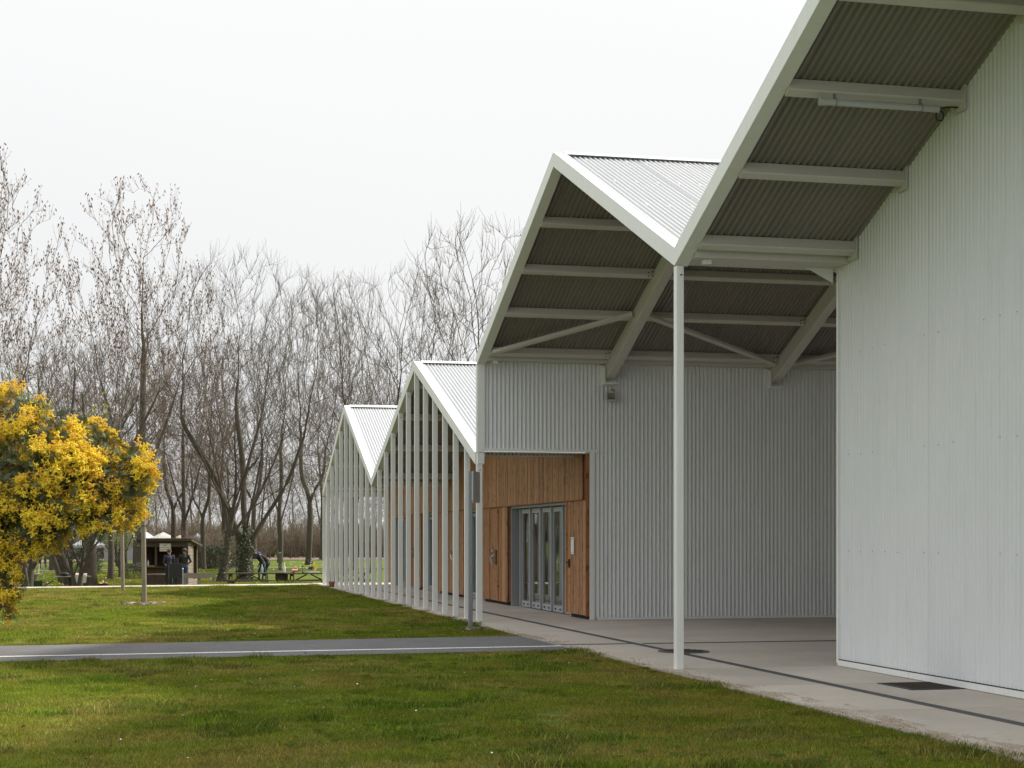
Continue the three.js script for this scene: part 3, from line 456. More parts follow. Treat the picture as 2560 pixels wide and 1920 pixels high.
// levels: n children, from / to along the parent, angle, length ratio, tropism, wobble, segments
function growTree(seed, o) {
  const R = rng(seed), tr = new Tubes(), cr = new Tubes(), tips = [], rMin = o.rMin ?? 0.006;
  const rec = (lv, path, len) => {
    const S = o.levels[lv]; if (!S) { return; }
    const last = lv === o.levels.length - 1, n = Math.round(S.n * (0.8 + 0.4 * R())); let az = R() * 6.28;
    for (let i = 0; i < n; i++) {
      const t = Math.min(0.985, S.from + (S.to - S.from) * (i + 0.2 + 0.6 * R()) / n), k = t * (path.length - 1), k0 = Math.floor(k), f = k - k0, A = path[k0], B = path[k0 + 1] ?? A;
      const p = A.p.clone().lerp(B.p, f), d = A.d, r = A.r + (B.r - A.r) * f; az += 2.4 + (R() - 0.5) * 0.9;
      const s1 = V(Math.abs(d.y) > 0.9 ? 1 : 0, Math.abs(d.y) > 0.9 ? 0 : 1, 0).cross(d).normalize(), s2 = d.clone().cross(s1), an = S.ang * (0.75 + 0.5 * R());
      const dir = d.clone().multiplyScalar(Math.cos(an)).addScaledVector(s1, Math.sin(an) * Math.cos(az)).addScaledVector(s2, Math.sin(an) * Math.sin(az)).normalize();
      const L = len * S.len * (0.65 + 0.6 * R()) * (1 - (S.short ?? 0.45) * (t - S.from)), rr = Math.max(rMin, Math.min(r * 0.85, r * (S.rad ?? 0.6)));
      const ch = walk(R, p, dir, L, rr, last ? rMin * 0.6 : Math.max(rMin * 0.8, rr * 0.22), S.seg, S.wob, S.trop);
      if (o.env) { let e = 2; while (e < ch.length && o.env(ch[e].p) < 1) e++; if (e < ch.length) { ch.length = e; ch[e - 1].r = Math.min(ch[e - 1].r, rMin); } }
      (lv === 0 ? tr : cr).tube(ch, lv === 0 ? 6 : lv === 1 ? 4 : 3);
      if (last) tips.push(ch[ch.length - 1]);
      rec(lv + 1, ch, L);
    }
  };
  for (const st of o.stems ?? [{ d: [0, 1, 0] }]) {
    const trunk = walk(R, V(...(st.p ?? [0, -0.15, 0])), V(...st.d).normalize(), st.h ?? o.h, st.r ?? o.r, (st.r ?? o.r) * (o.top ?? 0.35), o.seg ?? 9, o.wob ?? 0.08, st.trop ?? 0.03);
    trunk[0].r *= 1.45; trunk[1].r *= 1.06; tr.tube(trunk, 9); rec(0, trunk, o.len0 ?? (st.h ?? o.h));
  }
  return { trunk: tr.geo(), crown: cr.geo(), tips };
}
function plantTree(name, label, g, p, turn, sc, group, m = [bark, twigM]) {
  const T = thing(name, label, 'tree', p, turn, group); T.scale.setScalar(sc); mesh('trunk', g.trunk, m[0], T); const c = mesh('crown', g.crown, m[1], T); tag(c, null, null, null, 'stuff');
  return T;
}
function leafGeo(list, w, l, R, droop = 0.6) {      // small pointed leaves as bent diamonds
  const pos = [], idx = [];
  for (const t of list) {
    const d = V((R() - 0.5) * 1.4, (R() - 0.5) * 1.2 - droop, (R() - 0.5) * 1.4).normalize(), s = V(R() - 0.5, R() - 0.5, R() - 0.5).cross(d).normalize(), k = 0.6 + 0.8 * R(), o = pos.length / 3, m = d.clone().cross(s).multiplyScalar(w * 0.3);
    const a = t, b = t.clone().addScaledVector(d, l * k * 0.5).addScaledVector(s, w * k).add(m), c = t.clone().addScaledVector(d, l * k), e = t.clone().addScaledVector(d, l * k * 0.5).addScaledVector(s, -w * k).add(m);
    for (const q of [a, b, c, e]) pos.push(q.x, q.y, q.z); idx.push(o, o + 1, o + 2, o, o + 2, o + 3);
  }
  const g = new THREE.BufferGeometry(); g.setAttribute('position', new THREE.Float32BufferAttribute(pos, 3)); g.setIndex(idx); g.computeVertexNormals(); return g;
}
const egg = (cy, rx, ry) => (p) => ((p.x / rx) ** 2 + ((p.y - cy) / ry) ** 2 + (p.z / rx) ** 2) * (0.86 + 0.28 * vnoise(p.x * 0.5 + 40, p.z * 0.5 + p.y * 0.35 + 40, 5));
// crowns grown toward points spread through their volume, so that limbs divide as they do in a real tree
function colonize(seed, o) {
  const R = rng(seed), tr = new Tubes(), cr = new Tubes(), tips = [], nodes = [], att = [], D = o.D ?? 0.3, di = o.di ?? 3.2, dk = o.dk ?? 0.6, rTip = o.rTip ?? 0.006;
  for (const st of o.stems) { const cu = new THREE.CatmullRomCurve3(st.map((p) => V(...p))), n = Math.max(3, Math.round(cu.getLength() / D)); let par = -1; if (nodes.length) { let bd = 1e9; nodes.forEach((q, k) => { const e = q.p.distanceToSquared(V(...st[0])); if (e < bd) { bd = e; par = k; } }); } for (let i = par < 0 ? 0 : 1; i <= n; i++) { const p = cu.getPoint(i / n); nodes.push({ p, par, d: cu.getTangent(i / n) }); par = nodes.length - 1; } }
  const vol = o.env.map((e) => e[3] * e[4] * e[5]), tot = vol.reduce((a, b) => a + b, 0);
  while (att.length < o.N) {
    let k = 0, w = R() * tot; while (w > vol[k]) w -= vol[k++]; const e = o.env[k], d = V(R() - 0.5, R() - 0.5, R() - 0.5).normalize(), q = Math.pow(R(), 0.42), p = V(e[0] + d.x * q * e[3], e[1] + d.y * q * e[4], e[2] + d.z * q * e[5]);
    if (fbm(p.x * 0.35 + 50 + seed, p.y * 0.35 + p.z * 0.3 + 50, seed, 2) < 0.36) continue; att.push({ p, n: -1, d: 1e9 });
  }
  let fresh = 0;
  for (let it = 0; it < (o.iter ?? 90) && att.length; it++) {
    for (const a of att) for (let i = fresh; i < nodes.length; i++) { const s = a.p.distanceToSquared(nodes[i].p); if (s < a.d) { a.d = s; a.n = i; } }
    fresh = nodes.length; const pull = new Map();
    for (const a of att) if (a.d < di * di || it < 4) { let v = pull.get(a.n); if (!v) pull.set(a.n, v = V(0, 0, 0)); v.add(a.p.clone().sub(nodes[a.n].p).normalize()); }
    if (!pull.size) { for (const a of att) { let v = pull.get(a.n); if (!v) pull.set(a.n, v = V(0, 0, 0)); v.add(a.p.clone().sub(nodes[a.n].p).normalize()); } }
    for (const [n, v] of pull) { const d = v.normalize().add(V((R() - 0.5) * 0.5, (R() - 0.5) * 0.4 + (o.trop ?? 0.12), (R() - 0.5) * 0.5)).addScaledVector(nodes[n].d, 0.55).normalize(); const kids = nodes[n].k ?? 0; if (kids > 2) continue; nodes[n].k = kids + 1; nodes.push({ p: nodes[n].p.clone().addScaledVector(d, D * (0.8 + 0.4 * R())), par: n, d }); }
    for (let i = att.length - 1; i >= 0; i--) { let hit = att[i].d < dk * dk; for (let j = fresh; !hit && j < nodes.length; j++) if (att[i].p.distanceToSquared(nodes[j].p) < dk * dk) hit = true; if (hit) { att[i] = att[att.length - 1]; att.pop(); } }
    if (nodes.length > (o.max ?? 9000)) break;
  }
  const ex = o.ex ?? 2.35, acc = new Float64Array(nodes.length), top = new Int32Array(nodes.length), main = new Int32Array(nodes.length).fill(-1);
  for (let i = nodes.length - 1; i >= 0; i--) { const n = nodes[i]; n.r = acc[i] ? Math.pow(acc[i], 1 / ex) : rTip; if (n.par >= 0) { acc[n.par] += Math.pow(n.r, ex); top[n.par] = Math.max(top[n.par], top[i] + 1); const m = main[n.par]; if (m < 0 || nodes[m].r < n.r) main[n.par] = i; } }
  const k0 = o.r / Math.max(...nodes.slice(0, 4).map((n) => n.r)); for (const n of nodes) n.r = Math.max(rTip, n.r > 4 * rTip ? 4 * rTip + (n.r - 4 * rTip) * k0 : n.r);
  nodes.forEach((n, i) => { if (n.par >= 0 && main[n.par] === i) return; const ch = n.par >= 0 ? [{ p: nodes[n.par].p, r: Math.min(nodes[n.par].r, n.r) }] : []; for (let j = i; j >= 0; j = main[j]) ch.push({ p: nodes[j].p, r: nodes[j].r }); if (ch.length < 2) return; if (n.par < 0) { ch[0].r *= 1.4; ch[1].r *= 1.12; } const r = ch[0].r; (r > 0.07 ? tr : cr).tube(ch, r > 0.15 ? 9 : r > 0.05 ? 6 : r > 0.02 ? 4 : 3); });
  nodes.forEach((n, i) => { if (top[i] > 7 || i < 12) return; const m = (o.twigs ?? 1.3) * (top[i] < 3 ? 1.3 : 0.8); for (let q = 0; q < m; q++) if (R() < m - q) { const d = n.d.clone().multiplyScalar(0.7).add(V(R() - 0.5, R() - 0.5 + 0.25 + (o.trop ?? 0.1), R() - 0.5).multiplyScalar(1.5)).normalize(), L = (o.twigL ?? 0.6) * (0.5 + R()), e = n.p.clone().addScaledVector(d, L * 0.5), d2 = d.clone().add(V((R() - 0.5) * 0.5, 0.25 + (o.trop ?? 0.1), (R() - 0.5) * 0.5)).normalize(), t = e.clone().addScaledVector(d2, L * 0.5); cr.tube([{ p: n.p, r: rTip * 0.95 }, { p: e, r: rTip * 0.8 }, { p: t, r: rTip * 0.45 }], 3); tips.push({ p: t, d: d2 }); } });
  return { trunk: tr.geo(), crown: cr.geo(), tips };
}
const fan = colonize(11, { N: 3900, r: 0.38, rTip: 0.0058, max: 10500, env: [[0, 8.8, 0, 7.0, 5.9, 5.2], [0, 11.4, 0, 4.6, 3.9, 4.0]], stems: [[[0, -0.15, 0], [0.02, 1, 0], [0.05, 2.1, 0], [0.0, 3.4, -0.3], [0.0, 5.4, -0.6], [-0.2, 7.2, -0.7]], [[0.02, 1.3, 0], [-0.25, 2.0, 0.05], [-0.7, 3.1, 0.1], [-1.5, 4.9, 0.3], [-2.7, 6.9, 0.3]], [[-0.5, 2.5, 0.1], [-0.8, 3.6, 0.5], [-1.3, 5.6, 0.9]], [[0.05, 1.5, 0], [0.45, 2.1, 0], [1.0, 3.0, -0.1], [1.9, 4.5, 0.1], [2.7, 6.7, 0.2]], [[0.75, 2.6, 0], [0.95, 4.0, -0.4], [1.2, 6.2, -0.8]], [[0.05, 2.0, 0], [0.1, 2.8, 0.25], [0.35, 4.2, 0.7], [0.6, 5.8, 1.0]]], trop: 0.14, twigs: 2.3, twigL: 0.7 });
const poplar = colonize(23, { N: 3400, r: 0.40, rTip: 0.008, D: 0.38, di: 4, dk: 0.65, max: 9500, env: [[0.3, 15.5, 0, 3.0, 8.2, 3.0], [-2.9, 14, 0.6, 2.2, 7.6, 2.2], [2.9, 12, -0.5, 2.4, 7.0, 2.4], [4.6, 9.5, 0.5, 1.7, 5.0, 2.0], [-0.5, 12, 2.2, 2.4, 7, 2.0], [-0.5, 12, -2.4, 2.4, 7, 2.0]], stems: [[[0, -0.15, 0], [0.1, 3, 0], [0.2, 7, 0], [0.3, 13, 0]], [[0.12, 4.2, 0], [-1.0, 7, 0.2], [-2.2, 11, 0.5]], [[0.15, 5.0, 0], [1.4, 8, -0.2], [2.4, 11, -0.4]]], trop: 0.5, twigs: 2.0, twigL: 0.7 });
const gen = [[31, 4.4, 6.0], [37, 4.9, 6.6], [43, 4.0, 6.8]].map(([s, rx, ry], i) => colonize(s, { N: 2500, r: 0.25, rTip: 0.0085, D: 0.34, dk: 0.66, max: 6600, env: [[0.3 * i, 10.2, 0, rx, ry, rx], [0.8 - 0.8 * i, 12.6, 0.5, rx * 0.7, ry * 0.62, rx * 0.7]], stems: [[[0, -0.15, 0], [0.08 * i, 1.6, 0.05], [0.1, 3.2 + 0.4 * i, 0], [0.2 - 0.25 * i, 5.4, 0.2], [0.1 - 0.3 * i, 7.6, 0.1]], [[0.06, 2.4, 0], [-0.22, 3.2, 0.1], [-0.7, 4.6, 0.3], [-1.2, 6.4, 0.5]], [[0.1, 3.0 + 0.3 * i, 0], [0.4, 3.9 + 0.3 * i, -0.1], [0.9, 5.4, -0.3], [1.2, 7, -0.2]]], trop: 0.22, twigs: 1.75, twigL: 0.75 }));
const upright = growTree(61, { env: egg(7, 4, 6.5), stems: [{ d: [0.13, 1, 0], h: 3.6, r: 0.21, trop: 0.02 }], top: 0.6, len0: 9, seg: 6, wob: 0.06, rMin: 0.006, levels: [
  { n: 6, from: 0.55, to: 1, ang: 0.5, len: 0.85, short: 0.3, rad: 0.55, seg: 9, wob: 0.2, trop: 0.08 },
  { n: 9, from: 0.2, to: 1, ang: 0.6, len: 0.4, rad: 0.5, seg: 5, wob: 0.22, trop: 0.05 },
  { n: 7, from: 0.15, to: 1, ang: 0.6, len: 0.42, rad: 0.5, seg: 3, wob: 0.25, trop: 0.04 },
  { n: 4, from: 0.2, to: 1, ang: 0.6, len: 0.5, rad: 0.6, seg: 1, wob: 0.3, trop: 0.02 }] });
const pollard = growTree(53, { env: egg(6.5, 4.2, 6), stems: [{ d: [0.02, 1, 0], h: 2.1, r: 0.30 }], top: 0.95, len0: 9, seg: 4, wob: 0.06, rMin: 0.008, levels: [
  { n: 5, from: 0.8, to: 1, ang: 0.62, len: 0.85, short: 0.2, rad: 0.55, seg: 10, wob: 0.2, trop: 0.08 },
  { n: 9, from: 0.25, to: 1, ang: 0.6, len: 0.4, rad: 0.5, seg: 5, wob: 0.22, trop: 0.05 },
  { n: 8, from: 0.15, to: 1, ang: 0.6, len: 0.42, rad: 0.5, seg: 3, wob: 0.25, trop: 0.04 },
  { n: 4, from: 0.2, to: 1, ang: 0.6, len: 0.5, rad: 0.6, seg: 2, wob: 0.3, trop: 0.02 }] });
const leaner = growTree(59, { env: egg(6, 4.6, 5.5), stems: [{ d: [0.42, 1, 0], h: 3.4, r: 0.27, trop: 0.02 }], top: 0.6, len0: 8, seg: 6, wob: 0.06, rMin: 0.008, levels: [
  { n: 6, from: 0.45, to: 1, ang: 0.6, len: 0.8, short: 0.3, rad: 0.55, seg: 9, wob: 0.2, trop: 0.09 },
  { n: 9, from: 0.2, to: 1, ang: 0.6, len: 0.4, rad: 0.5, seg: 5, wob: 0.22, trop: 0.05 },
  { n: 7, from: 0.15, to: 1, ang: 0.6, len: 0.42, rad: 0.5, seg: 3, wob: 0.25, trop: 0.04 },
  { n: 4, from: 0.2, to: 1, ang: 0.6, len: 0.5, rad: 0.6, seg: 2, wob: 0.3, trop: 0.02 }] });
{
  const ivyM = mat(0.05, 0.075, 0.028, 0.6), R = rng(97);
  const T = plantTree('bare_tree', 'broad bare tree with forked ivy-covered trunk behind the picnic table', fan, foot(612, 84), 0.1, 1.12, null, [bark, mat(0.072, 0.056, 0.042, 0.95)]);
  const ivy = []; for (let i = 0; i < 1500; i++) { const a = R() * 6.28, y = R() * 2.6, rr = 0.33 + 0.05 * R() + 0.1 * Math.max(0, 0.4 - y); if (fbm(a * 1.3, y * 1.2, 7, 2) > 0.42) ivy.push(V(Math.cos(a) * rr, y, Math.sin(a) * rr)); }
  tag(mesh('ivy', leafGeo(ivy, 0.035, 0.09, R, 0.5), ivyM, T), 'dark ivy on the trunk', null, null, 'stuff');
  const T2 = plantTree('bare_tree', 'slimmer ivy-flecked bare tree leaning against the broad forked one', upright, foot(553, 81), 0.15, 1.1, null, [bark, mat(0.08, 0.064, 0.05, 0.95)]);
  const iv2 = []; for (let i = 0; i < 500; i++) { const a = R() * 6.28, y = R() * 2.4; iv2.push(V(0.13 * y + Math.cos(a) * 0.23, y, Math.sin(a) * 0.23)); } tag(mesh('ivy', leafGeo(iv2, 0.03, 0.08, R, 0.5), ivyM, T2), 'thin ivy on the trunk', null, null, 'stuff');
  // tall poplars still hung with brown seed clusters
  const pods = []; for (const t of poplar.tips) pods.push(t.p.clone(), ...(R() < 0.8 ? [t.p.clone().addScaledVector(t.d, -0.3)] : []));
  const podG = leafGeo(pods, 0.034, 0.18, R, 1.0), podM = mat(0.21, 0.135, 0.09, 0.9);
  const P1 = plantTree('poplar', 'tallest bare tree, brown seed clusters on every twig, above the shed', poplar, foot(346, 112), 0.1, 1.19, null, [bark, twigRed]); tag(mesh('seed_clusters', podG, podM, P1), 'rusty brown seed clusters', null, null, 'stuff');
  const P2 = plantTree('poplar', 'tall bare tree with brown seed clusters cut by the left edge of the photo', poplar, foot(-45, 104), 3.2, 1.2, null, [bark, twigRed]); tag(mesh('seed_clusters', podG, podM, P2), 'rusty brown seed clusters', null, null, 'stuff');
  const P3 = plantTree('poplar', 'lower seed-hung bare tree at the right flank of the tallest one', poplar, foot(462, 126), 2.2, 0.80, null, [bark, twigRed]); tag(mesh('seed_clusters', podG, podM, P3), 'rusty brown seed clusters', null, null, 'stuff');
  plantTree('bare_tree', 'stout pollard with a swollen fork behind the trestle table', pollard, foot(226, 77), 2.6, 1.05);
  plantTree('bare_tree', 'thick brown trunk leaning left beside the pollard', leaner, foot(183, 80), Math.PI + 0.3, 1.05);
  plantTree('bare_tree', 'thin dark trunk leaning steeply left of the trestle table', leaner, foot(160, 86), Math.PI - 0.25, 0.72);
  plantTree('bare_tree', 'straight brown trunk between the pollard and the grey stake', gen[0], foot(276, 92), 1.0, 0.92);
  plantTree('bare_tree', 'massive lichen-blotched trunk leaning right under the yellow mimosa', leaner, foot(36, 74), 0.1, 1.35, null, [lichenBark, twigM]);
  plantTree('bare_tree', 'slender upright tree directly behind the right end of the shed', gen[2], foot(510, 118), 2.2, 0.95);
  const back = [[880, 112, 1, 1.12, 'bare tree just left of the nearer low ridge, above its post screen'], [985, 118, 0, 1.22, 'bare tree rising behind the ridge of the nearer low gable'], [1095, 121, 1, 1.2, 'bare tree behind the near slope of the nearer low roof'], [1215, 126, 0, 1.5, 'tall upright bare tree half hidden by the left rake of the big gable'], [770, 138, 2, 1.25, 'bare tree left of the farther low ridge'], [803, 166, 1, 1.05, 'dark bare trunk standing right beside the farthest white post'],
    [700, 152, 0, 1.25, 'bare tree far behind the grey concrete post'], [640, 172, 2, 1.3, 'distant bare tree right of the ivy trunk'], [560, 148, 1, 1.12, 'distant bare tree behind the leaning ivy trunk'], [428, 142, 2, 1.1, 'distant bare tree over the middle of the shed roof'], [300, 136, 1, 1.05, 'distant bare tree left of the tree stakes'], [215, 128, 2, 0.95, 'distant bare tree above the end of the mimosa branch'], [130, 122, 0, 1.0, 'distant bare tree over the middle of the mimosa'], [60, 138, 1, 1.1, 'distant bare tree over the left of the mimosa']];
  back.forEach(([u, Z, k, s, l], i) => plantTree('bare_tree', l, gen[k], foot(u, Z), i * 1.37, s * 1.1));
  [73, 98, 113, 128, 293, 316, 334].forEach((u, i) => plantTree('young_tree', ['slim dark trunk farthest left in the row beyond the gravel path', 'second slim trunk from the left beyond the gravel path', 'third slim trunk from the left beyond the gravel path', 'fourth slim trunk beyond the gravel path, left of the thick leaning trunks', 'slim trunk beyond the gravel path just left of the grey stake', 'slim trunk beyond the gravel path just right of the grey stake', 'slim trunk beyond the gravel path closest to the shed'][i], gen[2], foot(u, 130 + (i * 13) % 9), i * 0.9, 0.52 + 0.05 * (i % 3), 'row of slim trunks beyond the gravel path'));
  [860, 930, 1010, 1080].forEach((u, i) => plantTree('young_tree', ['bare tree glimpsed between the farthest screen posts', 'bare tree glimpsed under the valley of the low gables', 'bare tree hidden by the larch wall but for its top', 'bare tree standing behind the larch wing'][i], gen[i % 3], foot(u, 96 + i * 9), i * 1.1, 0.8, 'bare trees glimpsed between the posts'));
  // a tree just coming into pale green leaf
  const bud = growTree(67, { stems: [{ d: [0.1, 1, 0], h: 2.2, r: 0.13 }, { d: [-0.3, 1, 0.1], h: 2.0, r: 0.1 }], top: 0.6, len0: 5, seg: 5, wob: 0.08, rMin: 0.006, levels: [
    { n: 7, from: 0.35, to: 1, ang: 0.5, len: 0.95, short: 0.3, rad: 0.5, seg: 8, wob: 0.16, trop: 0.07 }, { n: 10, from: 0.2, to: 1, ang: 0.55, len: 0.4, rad: 0.5, seg: 5, wob: 0.2, trop: 0.05 }, { n: 8, from: 0.1, to: 1, ang: 0.6, len: 0.45, rad: 0.5, seg: 3, wob: 0.25, trop: 0.0 }] });
  const lf = []; for (const t of bud.tips) for (let k = 0; k < 3; k++) lf.push(t.p.clone().addScaledVector(t.d, -0.22 * k * R()).add(V((R() - 0.5) * 0.12, (R() - 0.5) * 0.12, (R() - 0.5) * 0.12)));
  const budG = leafGeo(lf, 0.032, 0.13, R, 0.4), budM = new THREE.MeshPhysicalMaterial({ color: col(0.23, 0.27, 0.05), roughness: 1, transmission: 0.35, thickness: 0, side: THREE.DoubleSide });
  for (const [u, Z, s, l] of [[70, 60, 1.12, 'tree in fresh pale green leaf rising behind the top of the mimosa'], [195, 70, 0.95, 'tree in fresh pale green leaf behind the end of the mimosa branch'], [300, 96, 0.72, 'small tree in pale leaf behind the grey stake']]) { const B = plantTree('leafing_tree', l, bud, foot(u, Z), u, s); tag(mesh('leaves', budG, budM, B), 'fresh yellow green leaves', null, null, 'stuff'); }
  // sapling tied between the stakes
  const sap = growTree(71, { stems: [{ d: [0, 1, 0], h: 3.3, r: 0.028 }], top: 0.25, len0: 2.6, seg: 8, wob: 0.03, rMin: 0.003, levels: [{ n: 9, from: 0.35, to: 0.95, ang: 0.5, len: 0.5, rad: 0.5, seg: 5, wob: 0.12, trop: 0.05 }, { n: 5, from: 0.2, to: 1, ang: 0.5, len: 0.4, rad: 0.6, seg: 3, wob: 0.15, trop: 0.02 }] });
  const S = plantTree('sapling', 'thin young tree in sparse leaf beside the front stake', sap, foot(356, 42.4), 0.3, 1); const sl = []; for (const t of sap.tips) for (let k = 0; k < 2; k++) sl.push(t.p.clone().add(V((R() - 0.5) * 0.1, (R() - 0.5) * 0.1, 0))); tag(mesh('leaves', leafGeo(sl, 0.02, 0.07, R, 0.3), budM, S), 'sparse green leaves', null, null, 'stuff');
}
for (const [u, Z, h, l] of [[361, 42, 2.2, 'round wooden tree stake standing in the ring of stones'], [307, 52.5, 2.4, 'grey wooden tree stake at the far edge of the lawn']]) {
  const T = thing('tree_stake', l, 'stake', foot(u, Z)); T.rotation.z = 0.012; mesh('pole', rod(V(0, -0.1, 0), V(0, h, 0), 0.062, 0.056, 12), greyWood, T); mesh('tie', new THREE.TorusGeometry(0.066, 0.01, 6, 16).rotateX(Math.PI / 2).translate(0, h - 0.2, 0), black, T);
}
// thickets: leafless scrub along the field edge, and a far bare wood
{
  const R = rng(131), sh = growTree(83, { stems: [0, 1, 2, 3, 4].map((k) => ({ d: [Math.cos(k * 1.26) * 0.5, 1, Math.sin(k * 1.26) * 0.5], h: 2.2, r: 0.035 })), top: 0.4, len0: 2.4, seg: 4, wob: 0.16, rMin: 0.008, levels: [{ n: 7, from: 0.1, to: 1, ang: 0.6, len: 0.6, rad: 0.5, seg: 4, wob: 0.2, trop: 0.04 }, { n: 6, from: 0.1, to: 1, ang: 0.6, len: 0.5, rad: 0.6, seg: 2, wob: 0.25, trop: 0.02 }] });
  const sg = mergeGeometries([sh.trunk, sh.crown]);
  const scatter = (name, label, cat, geo, m, list) => { const I = new THREE.InstancedMesh(geo, m, list.length), M = new THREE.Matrix4(), q = new THREE.Quaternion(), c = new THREE.Color(); list.forEach(([p, s, t, k], i) => { q.setFromAxisAngle(V(0, 1, 0), t); M.compose(p, q, V(s, s * (k ?? 1), s)); I.setMatrixAt(i, M); const b = 0.75 + 0.5 * R(); I.setColorAt(i, c.setRGB(b, b * (0.95 + 0.1 * R()), b * (0.9 + 0.1 * R()))); }); I.name = name; I.castShadow = I.receiveShadow = true; scene.add(I); tag(I, label, cat, null, 'stuff'); return I; };
  const a = []; for (let i = 0; i < 520; i++) { const u = -250 + 1600 * R(), Z = 186 + 60 * R() * R(); a.push([foot(u, Z), 0.8 + 0.9 * R(), R() * 6.28, 0.9 + 0.5 * R()]); } for (let i = 0; i < 60; i++) a.push([foot(480 + 110 * R(), 120 + 25 * R()), 0.7 + 0.5 * R(), R() * 6, 1]);
  scatter('thicket', 'leafless brown scrub along the edge of the far field', 'scrub', sg, mat(0.17, 0.135, 0.10, 1), a);
  const wg = mergeGeometries([gen[1].trunk, gen[1].crown]), b = []; for (let i = 0; i < 44; i++) { const u = -200 + 1500 * (i + R()) / 44, Z = 235 + 110 * R(); b.push([foot(u, Z), 0.75 + 0.45 * R(), R() * 6.28, 1]); }
  scatter('far_wood', 'distant leafless wood closing the horizon', 'wood', wg, mat(0.13, 0.105, 0.085, 1), b);
  // evergreen bushes
  const lv = []; for (let i = 0; i < 6000; i++) { const d = V(R() - 0.5, R() - 0.3, R() - 0.5).normalize(), k = 0.6 + 0.4 * Math.sqrt(R()), n = 0.75 + 0.5 * fbm(d.x * 3 + 9, d.y * 3 + d.z * 2 + 9, 5, 2); lv.push(V(d.x * k * n, Math.max(0.02, 0.45 + d.y * k * 0.8 * n), d.z * k * n)); }
  const bg = leafGeo(lv, 0.018, 0.06, R, 0.2), bm = mat(0.075, 0.085, 0.045, 0.8);
  for (const [u, Z, s, l] of [[530, 120, 1.5, 'dark evergreen bush between the shed and the ivy trees'], [572, 124, 1.1, 'lower evergreen bush behind the leaning ivy tree'], [205, 108, 1.4, 'dark evergreen bush behind the pollard'], [336, 92, 0.75, 'dark low bush heaped left of the shed'], [470, 126, 1.2, 'evergreen bush behind the shed roof']]) { const T = thing('evergreen_bush', l, 'bush', foot(u, Z), u); T.scale.setScalar(s); tag(mesh('foliage', bg, bm, T), null, null, null, 'stuff'); mesh('stem', rod(V(0, -0.05, 0), V(0.05, 0.6, 0), 0.05, 0.03), bark, T); }
}
